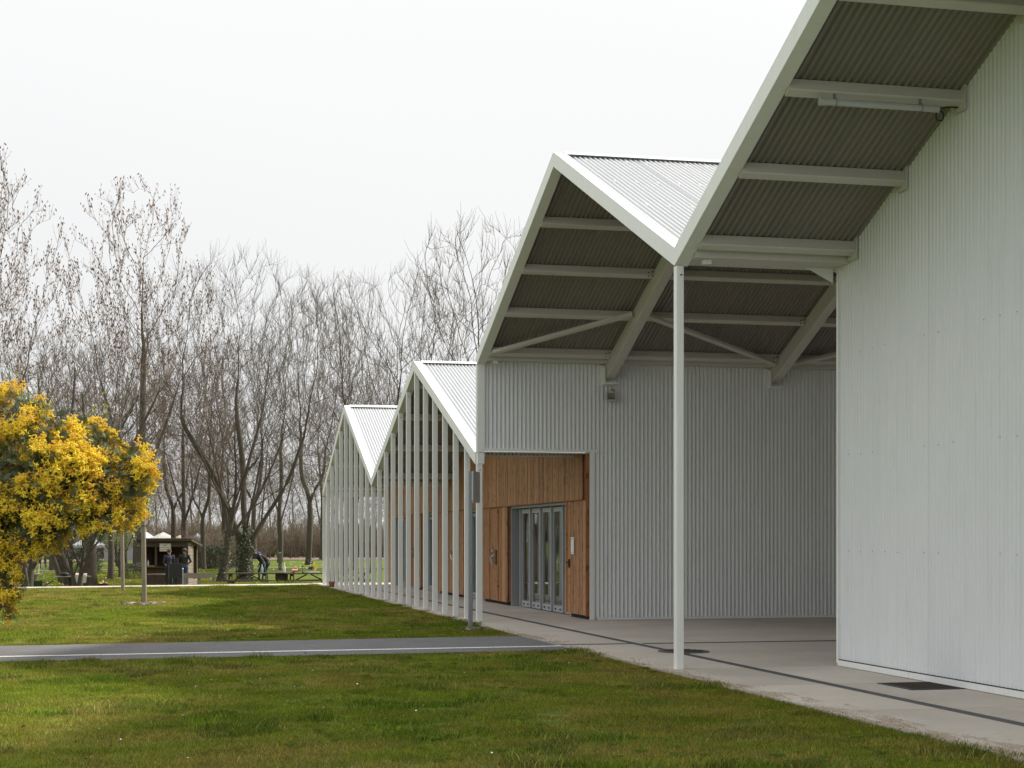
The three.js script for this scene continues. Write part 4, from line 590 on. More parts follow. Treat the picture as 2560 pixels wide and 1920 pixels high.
// ---------------------------------------------------------------- mimosa in flower, cut by the left edge
{
  const R = rng(211), root = foot(-210, 24.5), T = thing('mimosa_tree', 'mimosa with golden yellow blossom hanging in from the left edge', 'tree', root);
  const lob = [[-70, 1030, 24.3, 0.42], [28, 1045, 24, 0.42], [20, 1120, 24.4, 0.55], [115, 1085, 23.8, 0.40], [185, 1105, 24.2, 0.4], [240, 1120, 24, 0.33], [60, 1180, 23.6, 0.6], [150, 1195, 23.5, 0.56], [235, 1200, 24.1, 0.46], [300, 1190, 23.8, 0.36], [338, 1140, 24, 0.13], [356, 1180, 23.7, 0.15], [325, 1240, 24, 0.24], [310, 1285, 23.9, 0.15], [250, 1290, 23.6, 0.25], [175, 1265, 23.7, 0.34], [90, 1285, 23.4, 0.42], [20, 1300, 23.5, 0.46], [115, 1335, 23.6, 0.18], [70, 1350, 23.4, 0.16], [-20, 1230, 24, 0.75], [8, 1380, 23.5, 0.24], [0, 1450, 23.3, 0.20], [28, 1467, 23.3, 0.13], [6, 1512, 23.2, 0.15], [-70, 1400, 23.6, 0.6], [-150, 1180, 24.5, 0.85], [-160, 1350, 24.2, 0.8]];
  const C = lob.map(([u, v, Z, r]) => ({ c: at(u, v, Z).sub(root), r })), br = new Tubes();
  const trunk = walk(R, V(0, -0.1, 0), V(0.1, 1, 0), 1.3, 0.11, 0.08, 6, 0.06, 0); br.tube(trunk, 9); mesh('trunk', br.geo(), bark, T);
  const bt = new Tubes(), hub = trunk[6].p;
  for (const { c, r } of C) { const m = hub.clone().lerp(c, 0.5).add(V(0, 0.25, (R() - 0.5) * 0.3)), cu = new THREE.CatmullRomCurve3([hub, m, c.clone().add(V(0, -0.1 * r, 0)), c.clone().add(V(r * 0.6, -r * 0.3, 0))]), ps = cu.getPoints(16).map((p, i) => ({ p, r: 0.04 * (1 - i / 17) + 0.004 })); bt.tube(ps, 5);
    for (let i = 0; i < 12 + 40 * r; i++) { const d = V(R() - 0.5, R() - 0.5, R() - 0.5).normalize(); bt.tube(walk(R, c.clone().addScaledVector(d, r * 0.1), d, r * 0.9, 0.007, 0.002, 5, 0.25, -0.05), 3); } }
  mesh('branches', bt.geo(), mat(0.16, 0.15, 0.11, 0.9), T);
  // a plume: little round heads strung on drooping side stalks
  const fl = []; for (let s = 0; s < 8; s++) { const a = s * 2.4, y0 = s * 0.019; for (let k = 0; k < 6; k++) { const q = (k + 1) / 6, ln = 0.06 * (1 - s * 0.07); const g = new THREE.OctahedronGeometry(0.0075 + 0.003 * R(), 0); g.rotateX(R() * 3); g.rotateY(R() * 3); g.translate(Math.cos(a) * q * ln + (R() - 0.5) * 0.012, y0 + q * 0.035 - q * q * 0.02 + (R() - 0.5) * 0.012, Math.sin(a) * q * ln + (R() - 0.5) * 0.012); fl.push(g); } }
  const plume = mergeGeometries(fl), lp = [], li = [];
  for (let k = 0; k < 13; k++) for (const s of [-1, 1]) { const y = 0.012 * k, L = 0.034 * Math.sin(Math.PI * (k + 2) / 16) + 0.006, o = lp.length / 3; lp.push(0, y, 0.0, s * L, y + 0.012, 0.006, s * L, y + 0.018, 0.006, 0, y + 0.007, 0); li.push(o, o + 1, o + 2, o, o + 2, o + 3); }
  const fg = new THREE.BufferGeometry(); fg.setAttribute('position', new THREE.Float32BufferAttribute(lp, 3)); fg.setIndex(li); fg.computeVertexNormals();
  const F = [], LF = [], up = V(0, 1, 0);
  for (const { c, r } of C) {
    const nf = Math.round(1080 * r * r + 110 * r), nl = Math.round(720 * r * r + 55 * r), sub = []; for (let k = 0; k < 5 + 26 * r * r + 8 * r; k++) sub.push(V(R() - 0.5, R() - 0.5, R() - 0.5).normalize());
    for (let i = 0; i < nf; i++) { const base = sub[(R() * sub.length) | 0], d = base.clone().add(V(R() - 0.5, R() - 0.5, R() - 0.5).multiplyScalar(0.62)).normalize(), p = c.clone().addScaledVector(d, r * (0.78 + 0.3 * R())), ax = d.clone().multiplyScalar(0.8).add(V((R() - 0.5) * 0.8, -0.35 + (R() - 0.5) * 0.6, (R() - 0.5) * 0.8)).normalize(); F.push([p, ax, 0.75 + 0.6 * R()]); }
    for (let i = 0; i < nl; i++) { const d = V(R() - 0.5, R() - 0.5, R() - 0.5).normalize(), p = c.clone().addScaledVector(d, r * (0.45 + 0.58 * R())), ax = d.clone().multiplyScalar(0.6).add(V((R() - 0.5), -0.3 + (R() - 0.5), (R() - 0.5))).normalize(); LF.push([p, ax, 0.7 + 0.8 * R()]); }
  }
  const inst = (name, geo, m, list, cf) => { const I = new THREE.InstancedMesh(geo, m, list.length), M = new THREE.Matrix4(), q = new THREE.Quaternion(), w = new THREE.Quaternion(); list.forEach(([p, a, s], i) => { q.setFromUnitVectors(up, a); w.setFromAxisAngle(up, i * 2.4); q.multiply(w); M.compose(p, q, V(s, s, s)); I.setMatrixAt(i, M); I.setColorAt(i, cf(i)); }); I.name = name; I.castShadow = I.receiveShadow = true; T.add(I); tag(I, null, null, null, 'stuff'); };
  const cc = new THREE.Color();
  inst('blossom', plume, new THREE.MeshPhysicalMaterial({ color: 0xffffff, roughness: 1, transmission: 0.25, thickness: 0, side: THREE.DoubleSide }), F, (i) => { const t = hash(i, 3, 7); return t < 0.6 ? cc.setRGB(0.93, 0.75, 0.045) : cc.setRGB(0.84, 0.56, 0.035); });
  inst('leaves', fg, mat(1, 1, 1, 0.8), LF, (i) => { const t = 0.7 + 0.6 * hash(i, 9, 7); return cc.setRGB(0.075 * t, 0.098 * t, 0.042 * t); });
}

// ---------------------------------------------------------------- things on the low ground behind the lawn
const faceCam = (p) => Math.atan2(CX - p.x, CZ - p.z);      // turn that faces a thing's +z to the camera
{ // timber shed with an open hatch
  const p = foot(425, 78.5), S = thing('timber_shed', 'dark timber kiosk with open hatch and corrugated mono-pitch roof', 'shed', p, faceCam(p) - 0.24);
  const W = 2.15, D = 1.9, HF = 2.2, HB = 1.95;
  const plank = (name, x0, x1, y0, y1, z, m, n) => { for (let i = 0; i < n; i++) { const h = (y1 - y0) / n; mesh(name, bx(x1 - x0, h - 0.012, 0.03, (x0 + x1) / 2, y0 + (i + 0.5) * h, z + (i % 2) * 0.004, i * 0.7, i), m, S); } };
  plank('front_plank', -W / 2, W / 2, 0, 0.86, D / 2, shedWood, 7);
  plank('lintel_plank', -W / 2, W / 2, 1.84, HF - 0.06, D / 2, shedWood, 2);
  plank('back_plank', -W / 2, W / 2, 0, HB - 0.05, -D / 2, shedWood, 12);
  for (const x of [-W / 2 + 0.05, W / 2 - 0.05, -0.45]) mesh('post', bx(0.09, x === -0.45 ? 1.0 : HF - 0.05, 0.09, x, x === -0.45 ? 1.35 : HF / 2 - 0.02, D / 2 - 0.06), shedWood, S);
  for (let i = 0; i < 13; i++) { const y = 0.08 + i * 0.16, m = i > 9 ? HF - 0.16 - (HF - HB) * 0.5 : 9; if (y > m + 0.1) continue; mesh('side_plank', bx(0.03, 0.148, i > 1 && i < 12 ? D * 0.5 : D, W / 2 + 0.012 + (i % 2) * 0.004, y, i > 1 && i < 12 ? D * 0.25 : 0, i, i * 0.3), greyWood, S); }
  mesh('side_rail', [bx(0.04, 2.0, 0.07, W / 2 + 0.02, 1.0, -D * 0.46), bx(0.04, 2.0, 0.06, W / 2 + 0.02, 1.0, -0.03), bx(0.04, 0.1, D * 0.46, W / 2 + 0.02, 1.95, -D * 0.23)], greyWood, S);
  mesh('back_lining', bx(W - 0.04, HB - 0.06, 0.02, 0, HB / 2, -D / 2 + 0.04), shedWood, S); mesh('side_lining', bx(0.02, 1.9, D * 0.5, W / 2 - 0.02, 1.0, D * 0.25), shedWood, S); mesh('left_wall', bx(0.03, HB - 0.05, D, -W / 2, HB / 2, 0), shedWood, S); mesh('floor', bx(W - 0.1, 0.06, D - 0.1, 0, 0.0, 0), shedWood, S);
  mesh('counter', bx(W + 0.06, 0.05, 0.36, 0, 0.89, D / 2 + 0.05), darkWood, S);
  const rl = Math.hypot(D + 0.5, HF - HB + 0.06), rg = corrugated(Math.round((W + 0.5) / PITCH), 0, rl, 0, 6); const ra = Math.atan2(HF - HB + 0.06, D + 0.5);
  rg.applyMatrix4(new THREE.Matrix4().makeBasis(V(1, 0, 0), V(0, -Math.sin(ra), -Math.cos(ra)), V(0, Math.cos(ra), -Math.sin(ra)))); rg.translate(-W / 2 - 0.25, HF + 0.05, D / 2 + 0.25); mesh('roof', rg, mat(0.16, 0.15, 0.14, 0.7), S);
  mesh('roof_board', [bx(W + 0.46, 0.12, 0.03, 0, HF - 0.02, D / 2 + 0.2)], shedWood, S);
  for (const s of [-1, 1]) mesh('verge_board', bar(V(s * (W / 2 + 0.22), HF - 0.03, D / 2 + 0.2), V(s * (W / 2 + 0.22), HB - 0.06, -D / 2 - 0.2), 0.03, 0.11), shedWood, S);
  // the sign on the lintel
  const cv = document.createElement('canvas'); cv.width = 320; cv.height = 216; const c = cv.getContext('2d'); c.fillStyle = '#cfc9b6'; c.fillRect(0, 0, 320, 216); c.strokeStyle = '#6a6458'; c.lineWidth = 6; c.strokeRect(8, 8, 304, 200);
  c.fillStyle = '#2a2824'; c.textAlign = 'center'; c.font = 'bold 52px sans-serif'; c.fillText('SAUF', 160, 66); c.font = 'bold 46px sans-serif'; c.fillText('PERSONNES', 160, 130, 284); c.fillText('AUTORISÉES', 160, 190, 284);
  const t = new THREE.CanvasTexture(cv); t.colorSpace = THREE.SRGBColorSpace;
  const g = thing('warning_sign', 'cream sign lettered SAUF PERSONNES AUTORISÉES hung on the shed front', 'sign', S.localToWorld(V(0, 0, 0))); S.updateMatrixWorld(); g.position.copy(S.localToWorld(V(0.02, 1.82, D / 2 + 0.05))); g.rotation.y = S.rotation.y;
  mesh('board', bx(0.54, 0.37, 0.015), mat(0.6, 0.57, 0.48, 0.7), g); mesh('lettering', new THREE.PlaneGeometry(0.53, 0.36).translate(0, 0, 0.0095), new THREE.MeshStandardMaterial({ map: t, roughness: 0.7 }), g);
  const b = thing('water_bottle', 'clear bluish bottle on the shed counter', 'bottle', [0, 0, 0]); b.position.copy(S.localToWorld(V(-0.78, 0.915, D / 2 + 0.1))); mesh('bottle_body', new THREE.LatheGeometry([[0, 0], [0.04, 0], [0.042, 0.02], [0.042, 0.2], [0.015, 0.27], [0.013, 0.31], [0, 0.31]].map((q) => new THREE.Vector2(...q)), 12), mat(0.32, 0.44, 0.5, 0.2), b); mesh('cap', rod(V(0, 0.3, 0), V(0, 0.325, 0), 0.016), mat(0.1, 0.2, 0.5), b);
  const tr = thing('yellow_tray', 'flat yellow tray lying on the shed counter', 'tray', [0, 0, 0]); tr.position.copy(S.localToWorld(V(-0.62, 0.918, D / 2 + 0.12))); mesh('tray_base', cbx(0.26, 0.012, 0.18, 0.02), mat(0.65, 0.42, 0.04), tr); mesh('rim', [bx(0.26, 0.035, 0.01, 0, 0.018, 0.085), bx(0.26, 0.035, 0.01, 0, 0.018, -0.085), bx(0.01, 0.035, 0.16, 0.125, 0.018, 0), bx(0.01, 0.035, 0.16, -0.125, 0.018, 0)], mat(0.6, 0.38, 0.04), tr);
  const bn = thing('half_round_bench', 'rounded plank bench on two legs in front of the shed', 'bench', foot(398, 76.4), 0.1); const bs = new THREE.Shape(); bs.moveTo(-0.55, 0); bs.quadraticCurveTo(0, -0.55, 0.55, 0); bs.closePath(); const bgm = new THREE.ExtrudeGeometry(bs, { depth: 0.06, bevelEnabled: false }); bgm.rotateX(-Math.PI / 2); bgm.translate(0, 0.56, 0); mesh('seat', bgm, greyWood, bn); for (const x of [-0.3, 0.3]) mesh('leg', rod(V(x, 0, 0.12), V(x * 0.9, 0.57, 0.12), 0.05), darkWood, bn);
}
function picnic(u, Z, turn, label, L = 2.0, m = darkWood) {
  const T = thing('picnic_table', label, 'picnic table', foot(u, Z), turn, 'picnic tables');
  for (let i = 0; i < 5; i++) mesh('top_plank', bx(L, 0.045, 0.135, 0, 0.74, -0.29 + i * 0.145, i, i), m, T);
  for (const s of [-1, 1]) { for (let i = 0; i < 2; i++) mesh('seat_plank', bx(L, 0.045, 0.13, 0, 0.44, s * (0.62 + i * 0.14), i + 3, i), m, T); }
  for (const x of [-L / 2 + 0.28, L / 2 - 0.28]) { for (const s of [-1, 1]) mesh('leg', bar(V(x, 0, s * 0.68), V(x, 0.73, s * 0.26), 0.045, 0.11, V(0, 0, 1)), m, T); mesh('seat_bearer', bx(0.05, 0.09, 1.5, x, 0.37, 0), m, T); mesh('top_bearer', bx(0.05, 0.09, 0.7, x, 0.675, 0), m, T); mesh('brace', bar(V(x * 0.95, 0.40, 0), V(x * 0.12, 0.70, 0), 0.045, 0.09, V(0, 0, 1)), m, T); }
  return T;
}
{
  const a = picnic(619, 70, 0.12, 'weathered picnic table in front of the ivy tree', 2.0); const bt = picnic(772, 70, 0.1, 'picnic table with power tools on it beside the farthest post', 2.0); picnic(872, 71, 0.08, 'picnic table seen through the farthest screen posts', 2.0);
  const K = thing('pedestal_table', 'small square table on a solid brown pedestal between picnic tables', 'table', foot(704, 70.5), 0.1); mesh('top', cbx(0.92, 0.05, 0.8, 0.01).translate(0, 0.72, 0), darkWood, K); mesh('pedestal', bx(0.46, 0.72, 0.46, 0, 0.36, 0), shedWood, K); for (const x of [-0.12, 0.12]) mesh('batten', bx(0.03, 0.7, 0.02, x, 0.36, 0.24), darkWood, K);
  const on = (T, x, z) => { T.updateMatrixWorld(); return T.localToWorld(V(x, 0.764, z)); };
  const bottle = (p, r, h, m, cm, label) => { const b = thing('bottle', label, 'bottle', p); mesh('bottle_body', new THREE.LatheGeometry([[0, 0], [r, 0], [r, h * 0.62], [r * 0.35, h * 0.84], [r * 0.3, h], [0, h]].map((q) => new THREE.Vector2(...q)), 12), m, b); mesh('cap', rod(V(0, h, 0), V(0, h * 1.07, 0), r * 0.36), cm, b); };
  bottle(on(a, 0.6, 0.1), 0.055, 0.34, mat(0.25, 0.42, 0.36, 0.2), mat(0.5, 0.55, 0.6), 'green glassy bottle standing on the table before the stooping men');
  bottle(on(K, 0.1, 0.1).setY(on(K, 0.1, 0.1).y - 0.0), 0.05, 0.38, mat(0.62, 0.62, 0.6, 0.4), mat(0.6, 0.6, 0.58), 'pale spray bottle on the pedestal table');
  const dr = (p, t, label, cl) => { const T = thing('power_tool', label, 'power tool', p, t); mesh('motor', rod(V(-0.14, 0.1, 0), V(0.12, 0.1, 0), 0.07, 0.055, 12), cl, T); mesh('handle', bx(0.05, 0.1, 0.05, -0.05, 0.05, 0), black, T); mesh('tool_chuck', rod(V(0.12, 0.1, 0), V(0.2, 0.1, 0), 0.025, 0.015), black, T); };
  dr(on(bt, -0.62, 0.1), 0.2, 'salmon coloured power tool at the left of the tool table', mat(0.5, 0.2, 0.14));
  const sw = thing('chop_saw', 'mitre saw with yellow guard and upright handle on the tool table', 'saw', on(bt, 0.15, 0.05), 0.3); mesh('base', cbx(0.5, 0.06, 0.34, 0.02), mat(0.45, 0.45, 0.44, 0.4), sw); mesh('guard', new THREE.CylinderGeometry(0.15, 0.15, 0.06, 20, 1, false, 0, Math.PI * 1.3).rotateX(Math.PI / 2).translate(0.06, 0.24, 0), mat(0.6, 0.42, 0.03), sw); mesh('blade', new THREE.CylinderGeometry(0.12, 0.12, 0.008, 24).rotateX(Math.PI / 2).translate(0.06, 0.2, 0), galv, sw); mesh('motor', rod(V(-0.1, 0.2, -0.05), V(-0.1, 0.2, 0.12), 0.07), black, sw); mesh('handle', rod(V(0.0, 0.3, 0), V(-0.02, 0.5, 0), 0.022), black, sw);
  const cl = thing('bar_clamp', 'thin black clamp upright on the tool table', 'clamp', on(bt, -0.28, 0.05)); mesh('rail', rod(V(0, 0, 0), V(-0.02, 0.3, 0), 0.012), black, cl); mesh('jaw', [bx(0.09, 0.03, 0.03, 0.02, 0.29, 0), bx(0.09, 0.03, 0.03, 0.03, 0.015, 0)], black, cl);
  // concrete post, pallet screen, black bin
  const cp = thing('concrete_post', 'grey square concrete post standing in the far grass', 'post', foot(700, 115), 0.3); mesh('shaft', cbx(0.2, 1.22, 0.2, 0.02), mat(0.20, 0.205, 0.2, 0.9, { map: rep(concreteT, 0.5, 0.5) }), cp); mesh('cap', new THREE.ConeGeometry(0.13, 0.05, 4).rotateY(Math.PI / 4).translate(0, 1.245, 0), mat(0.2, 0.2, 0.2, 0.9), cp);
  const pl = thing('pallet', 'grey wooden pallet standing on edge as a screen before the shed', 'pallet', foot(498, 66), -0.05); for (const y of [0.16, 0.74]) mesh('deck_board', bx(1.28, y > 0.5 ? 0.2 : 0.17, 0.022, 0, y, 0.06, y, 1), greyWood, pl); for (const y of [0.2, 0.74]) mesh('back_board', bx(1.28, 0.12, 0.022, 0, y, -0.06), greyWood, pl); for (const x of [-0.57, 0.0, 0.57]) mesh('block', bx(0.14, 0.82, 0.095, x, 0.42, 0, x, 0), greyWood, pl);
  const st = thing('metal_stake', 'thin pale metal stake at the left end of the pallet', 'stake', foot(457, 65.5)); mesh('rod', rod(V(0, 0, 0), V(0, 1.02, 0), 0.022), galv, st); mesh('cap', new THREE.SphereGeometry(0.028, 10, 8).translate(0, 1.03, 0), white, st);
  const bin = thing('litter_bin', 'square black bin on a post between the two standing men', 'bin', foot(439, 70), 0.1); mesh('box', cbx(0.58, 0.62, 0.3, 0.02).translate(0, 0.55, 0), black, bin); mesh('post', bx(0.11, 0.56, 0.11, 0, 0.28, 0), black, bin); mesh('hood', cbx(0.16, 0.22, 0.2, 0.02).translate(0.02, 1.17, 0), black, bin);
  // left: trestle table with cloth, upturned chair, barrow, bucket, brush heap
  const tt = thing('trestle_table', 'plank trestle table under the yellow mimosa', 'table', foot(178, 72), 0.06); for (let i = 0; i < 3; i++) mesh('top_plank', bx(1.72 - 0.1 * i, 0.035, 0.2, -0.02 + 0.05 * i, 0.66, -0.21 + i * 0.21, i, i), greyWood, tt); for (const x of [-0.05, 0.62]) { mesh('leg', bx(0.1, 0.65, 0.09, x, 0.325, 0.1), darkWood, tt); mesh('leg', bx(0.1, 0.65, 0.09, x, 0.325, -0.18), darkWood, tt); }
  const clo = thing('dust_sheet', 'crumpled cream dust sheet hanging over the trestle table', 'cloth', on(tt, 0.36, 0.14).setY(on(tt, 0.36, 0.14).y - 0.085)); const pg = new THREE.PlaneGeometry(0.62, 0.7, 26, 26); pg.rotateX(-Math.PI / 2); { const q = pg.attributes.position; for (let i = 0; i < q.count; i++) { const x = q.getX(i), z = q.getZ(i), h = 0.02 + 0.16 * fbm(x * 5 + 3, z * 5 + 3, 7, 3) * smooth(0.36, 0.1, Math.abs(z)); const over = Math.max(0, z - 0.2); q.setXYZ(i, x * (1 - over * 0.8), h - over * 2.1, Math.min(z, 0.2) + over * 0.15); } pg.computeVertexNormals(); } mesh('sheet', pg, mat(0.55, 0.47, 0.38, 0.95), clo);
  const bg2 = thing('tool_bag', 'dark lumpy bag at the left end of the trestle table', 'bag', on(tt, -0.3, 0.0).setY(on(tt, 0, 0).y - 0.085)); { const g = new THREE.SphereGeometry(0.15, 16, 12); g.scale(1.4, 0.62, 0.8); g.translate(0, 0.085, 0); mesh('bag_body', g, black, bg2); mesh('strap', new THREE.TorusGeometry(0.09, 0.012, 6, 14, Math.PI).translate(0, 0.15, 0), black, bg2); }
  const stl = thing('cable_drum', 'low round drum table under the upturned chair', 'table', foot(92, 70)); mesh('top', new THREE.CylinderGeometry(0.42, 0.42, 0.05, 24).translate(0, 0.50, 0), darkWood, stl); mesh('core', new THREE.CylinderGeometry(0.22, 0.22, 0.46, 18).translate(0, 0.24, 0), darkWood, stl); mesh('foot', new THREE.CylinderGeometry(0.42, 0.42, 0.04, 24).translate(0, 0.02, 0), darkWood, stl);
  const ch = thing('plastic_chair', 'cream plastic garden chair turned upside down on the drum', 'chair', foot(92, 70).add(V(-0.02, 0.525, 0)), 0.5), cr = mat(0.42, 0.40, 0.33, 0.5); // seat near the drum, legs up, back slanting down
  mesh('seat', bx(0.44, 0.03, 0.42, 0, 0.32, 0), cr, ch); for (const [x, z] of [[-0.2, -0.2], [0.2, -0.2], [-0.2, 0.2], [0.2, 0.2]]) mesh('leg', bar(V(x, 0.33, z), V(x * 1.3, 0.75, z * 1.3), 0.05, 0.03, V(0, 0, 1)), cr, ch); mesh('backrest', bar(V(0, 0.32, -0.2), V(0, 0.02, -0.52), 0.42, 0.025, V(0, 0.7, -0.7)), cr, ch); for (const x of [-0.24, 0.24]) mesh('armrest', [bar(V(x, 0.1, -0.42), V(x, 0.1, 0.2), 0.045, 0.03), bar(V(x, 0.1, 0.19), V(x, 0.33, 0.2), 0.04, 0.03, V(0, 0, 1))], cr, ch);
  const wb = thing('wheelbarrow', 'green wheelbarrow parked at the path edge under the mimosa', 'wheelbarrow', foot(78, 66), 0.05), gm = mat(0.018, 0.055, 0.04, 0.4); { const g = new THREE.BoxGeometry(0.85, 0.28, 0.55), q = g.attributes.position; for (let i = 0; i < q.count; i++) if (q.getY(i) < 0) q.setXYZ(i, q.getX(i) * 0.62, q.getY(i), q.getZ(i) * 0.66); g.computeVertexNormals(); g.translate(0, 0.5, 0); mesh('tray', g, gm, wb); } mesh('rim', [bx(0.89, 0.025, 0.03, 0, 0.645, 0.28), bx(0.89, 0.025, 0.03, 0, 0.645, -0.28), bx(0.03, 0.025, 0.56, 0.43, 0.645, 0), bx(0.03, 0.025, 0.56, -0.43, 0.645, 0)], gm, wb); for (const z of [-0.22, 0.22]) { mesh('shaft', [rod(V(-0.55, 0.24, z * 0.3), V(0.45, 0.42, z), 0.018), rod(V(0.45, 0.42, z), V(0.86, 0.66, z * 1.15), 0.018)], black, wb); mesh('leg', rod(V(0.25, 0.38, z), V(0.3, 0, z * 1.1), 0.016), black, wb); } mesh('wheel', new THREE.TorusGeometry(0.15, 0.045, 10, 24).translate(-0.56, 0.2, 0), black, wb);
  const bk = thing('rubble_tub', 'black flexible tub filled with odds and ends near the grey stake', 'tub', foot(257, 70)); mesh('tub_shell', new THREE.LatheGeometry([[0, 0], [0.19, 0], [0.235, 0.36], [0.25, 0.365], [0.25, 0.375], [0.22, 0.37], [0.18, 0.03], [0, 0.03]].map((q) => new THREE.Vector2(...q)), 24), black, bk); mesh('filling', new THREE.SphereGeometry(0.19, 14, 8).scale(1, 0.45, 1).translate(0, 0.3, 0), mat(0.16, 0.12, 0.1), bk); mesh('tool', [rod(V(0.02, 0.3, 0), V(0.0, 0.52, 0.02), 0.05, 0.02)], mat(0.6, 0.58, 0.55), bk); mesh('rag', new THREE.IcosahedronGeometry(0.09, 1).scale(1, 0.7, 1).translate(0.1, 0.4, 0.05), mat(0.4, 0.06, 0.04), bk); mesh('rag', new THREE.IcosahedronGeometry(0.07, 1).scale(1, 0.6, 1).translate(-0.1, 0.39, 0.05), mat(0.6, 0.4, 0.05), bk);
  const fp = thing('flower_pot', 'small terracotta pot on the slab among the far posts', 'pot', [-0.08, 0.0, -34.9]); mesh('pot', new THREE.LatheGeometry([[0, 0], [0.075, 0], [0.1, 0.15], [0.115, 0.15], [0.115, 0.19], [0.095, 0.19], [0.085, 0.14], [0, 0.14]].map((q) => new THREE.Vector2(...q)), 20), mat(0.28, 0.10, 0.06, 0.8), fp); mesh('soil', new THREE.CylinderGeometry(0.085, 0.085, 0.01, 16).translate(0, 0.145, 0), mat(0.05, 0.04, 0.03), fp);
  // field fence
  [575, 674, 727, 783, 838, 893].forEach((u, i) => { const T = thing('fence_post', ['dark field fence post on the far crest behind the ivy trunk', 'dark field fence post between the stooping men and the concrete post', 'dark field fence post just right of the concrete post', 'dark field fence post above the power tools', 'field fence post seen between the farthest screen posts', 'field fence post seen nearest the larch wall through the screen'][i], 'fence post', foot(u, 178), i); mesh('stake', rod(V(0, -0.1, 0), V(0.03 * Math.sin(i * 3), 1.25, 0), 0.08, 0.07), darkWood, T); T.userData.group = 'field fence posts'; });
  // distant tents and roofs
  const tent = (u, Z, w, h, label, m) => { const p = foot(u, Z), T = thing('gazebo_tent', label, 'tent', p, faceCam(p) + 0.35); for (const [x, z] of [[-1, -1], [1, -1], [-1, 1], [1, 1]]) mesh('leg', rod(V(x * w / 2, 0, z * w / 2), V(x * w / 2, h * 0.62, z * w / 2), 0.03), galv, T); const g = new THREE.ConeGeometry(w * 0.76, h * 0.36, 4, 1, true); g.rotateY(Math.PI / 4); g.translate(0, h * 0.82, 0); mesh('canopy', g, m, T); mesh('valance', [bx(w * 1.06, 0.22, 0.02, 0, h * 0.6, w * 0.53), bx(w * 1.06, 0.22, 0.02, 0, h * 0.6, -w * 0.53), bx(0.02, 0.22, w * 1.06, w * 0.53, h * 0.6, 0), bx(0.02, 0.22, w * 1.06, -w * 0.53, h * 0.6, 0)], m, T); };
  tent(408, 172, 3.2, 2.9, 'pale gazebo tent peeping over the shed roof', mat(0.34, 0.32, 0.29)); tent(450, 176, 3.0, 2.6, 'pale tan gazebo tent right of the pale one over the shed', mat(0.27, 0.21, 0.15)); tent(494, 170, 1.6, 2.8, 'small bluish white tent beside the tree behind the shed', mat(0.28, 0.32, 0.34)); tent(222, 165, 2.6, 2.6, 'pale blue tent far behind the pollard', mat(0.26, 0.29, 0.31));
  const hs = foot(330, 172), G = thing('grey_barn', 'grey gabled barn roof far behind the tree stakes', 'barn', hs, faceCam(hs) - 0.4); mesh('wall', bx(4, 1.9, 5, 0, 0.95, 0), mat(0.3, 0.3, 0.3), G); const gr = prism([[-2.3, 1.85], [0, 3.3], [2.3, 1.85]], 5.4); gr.translate(0, 0, -2.7); mesh('roof', gr, mat(0.33, 0.34, 0.35, 0.7), G);
}

// ---------------------------------------------------------------- people
function sdfMesh(bones, c, half, res) {        // bones: [a, b, ra, rb, colour]
  const mc = new MarchingCubes(res, new THREE.MeshStandardMaterial(), false, false, 120000), p = V(0, 0, 0); mc.isolation = 0;
  const B = bones.map(([a, b, ra, rb, cl, k]) => ({ a: V(...a), d: V(...b).sub(V(...a)), ra, rb, cl, l2: V(...b).distanceToSquared(V(...a)) || 1e-9, k: k ?? 0.02 }));
  const dist = (b) => { const x = p.x - b.a.x, y = p.y - b.a.y, z = p.z - b.a.z, t = Math.min(1, Math.max(0, (x * b.d.x + y * b.d.y + z * b.d.z) / b.l2)); return Math.hypot(x - b.d.x * t, y - b.d.y * t, z - b.d.z * t) - (b.ra + (b.rb - b.ra) * t); };
  const h = res / 2; let q = 0;
  for (let k = 0; k < res; k++) for (let j = 0; j < res; j++) for (let i = 0; i < res; i++, q++) { p.set(c.x + (i - h) / h * half, c.y + (j - h) / h * half, c.z + (k - h) / h * half); let d = 9; for (const b of B) { const e = dist(b), kk = b.k, m = Math.max(0, kk - Math.abs(d - e)); d = Math.min(d, e) - m * m / (4 * kk); } mc.field[q] = -d; }
  mc.update(); const n = mc.count, pos = new Float32Array(n * 3), nor = new Float32Array(n * 3), cl = new Float32Array(n * 3);
  for (let i = 0; i < n; i++) { for (let a = 0; a < 3; a++) { pos[i * 3 + a] = c.getComponent(a) + mc.positionArray[i * 3 + a] * half; nor[i * 3 + a] = mc.normalArray[i * 3 + a]; } p.set(pos[i * 3], pos[i * 3 + 1], pos[i * 3 + 2]); let best = 9, bc; for (const b of B) { const e = dist(b); if (e < best) { best = e; bc = b.cl; } } cl.set(bc, i * 3); }
  const g = new THREE.BufferGeometry(); g.setAttribute('position', new THREE.BufferAttribute(pos, 3)); g.setAttribute('color', new THREE.BufferAttribute(cl, 3)); g.computeVertexNormals(); return g;
}
const SKIN = [0.36, 0.20, 0.14];
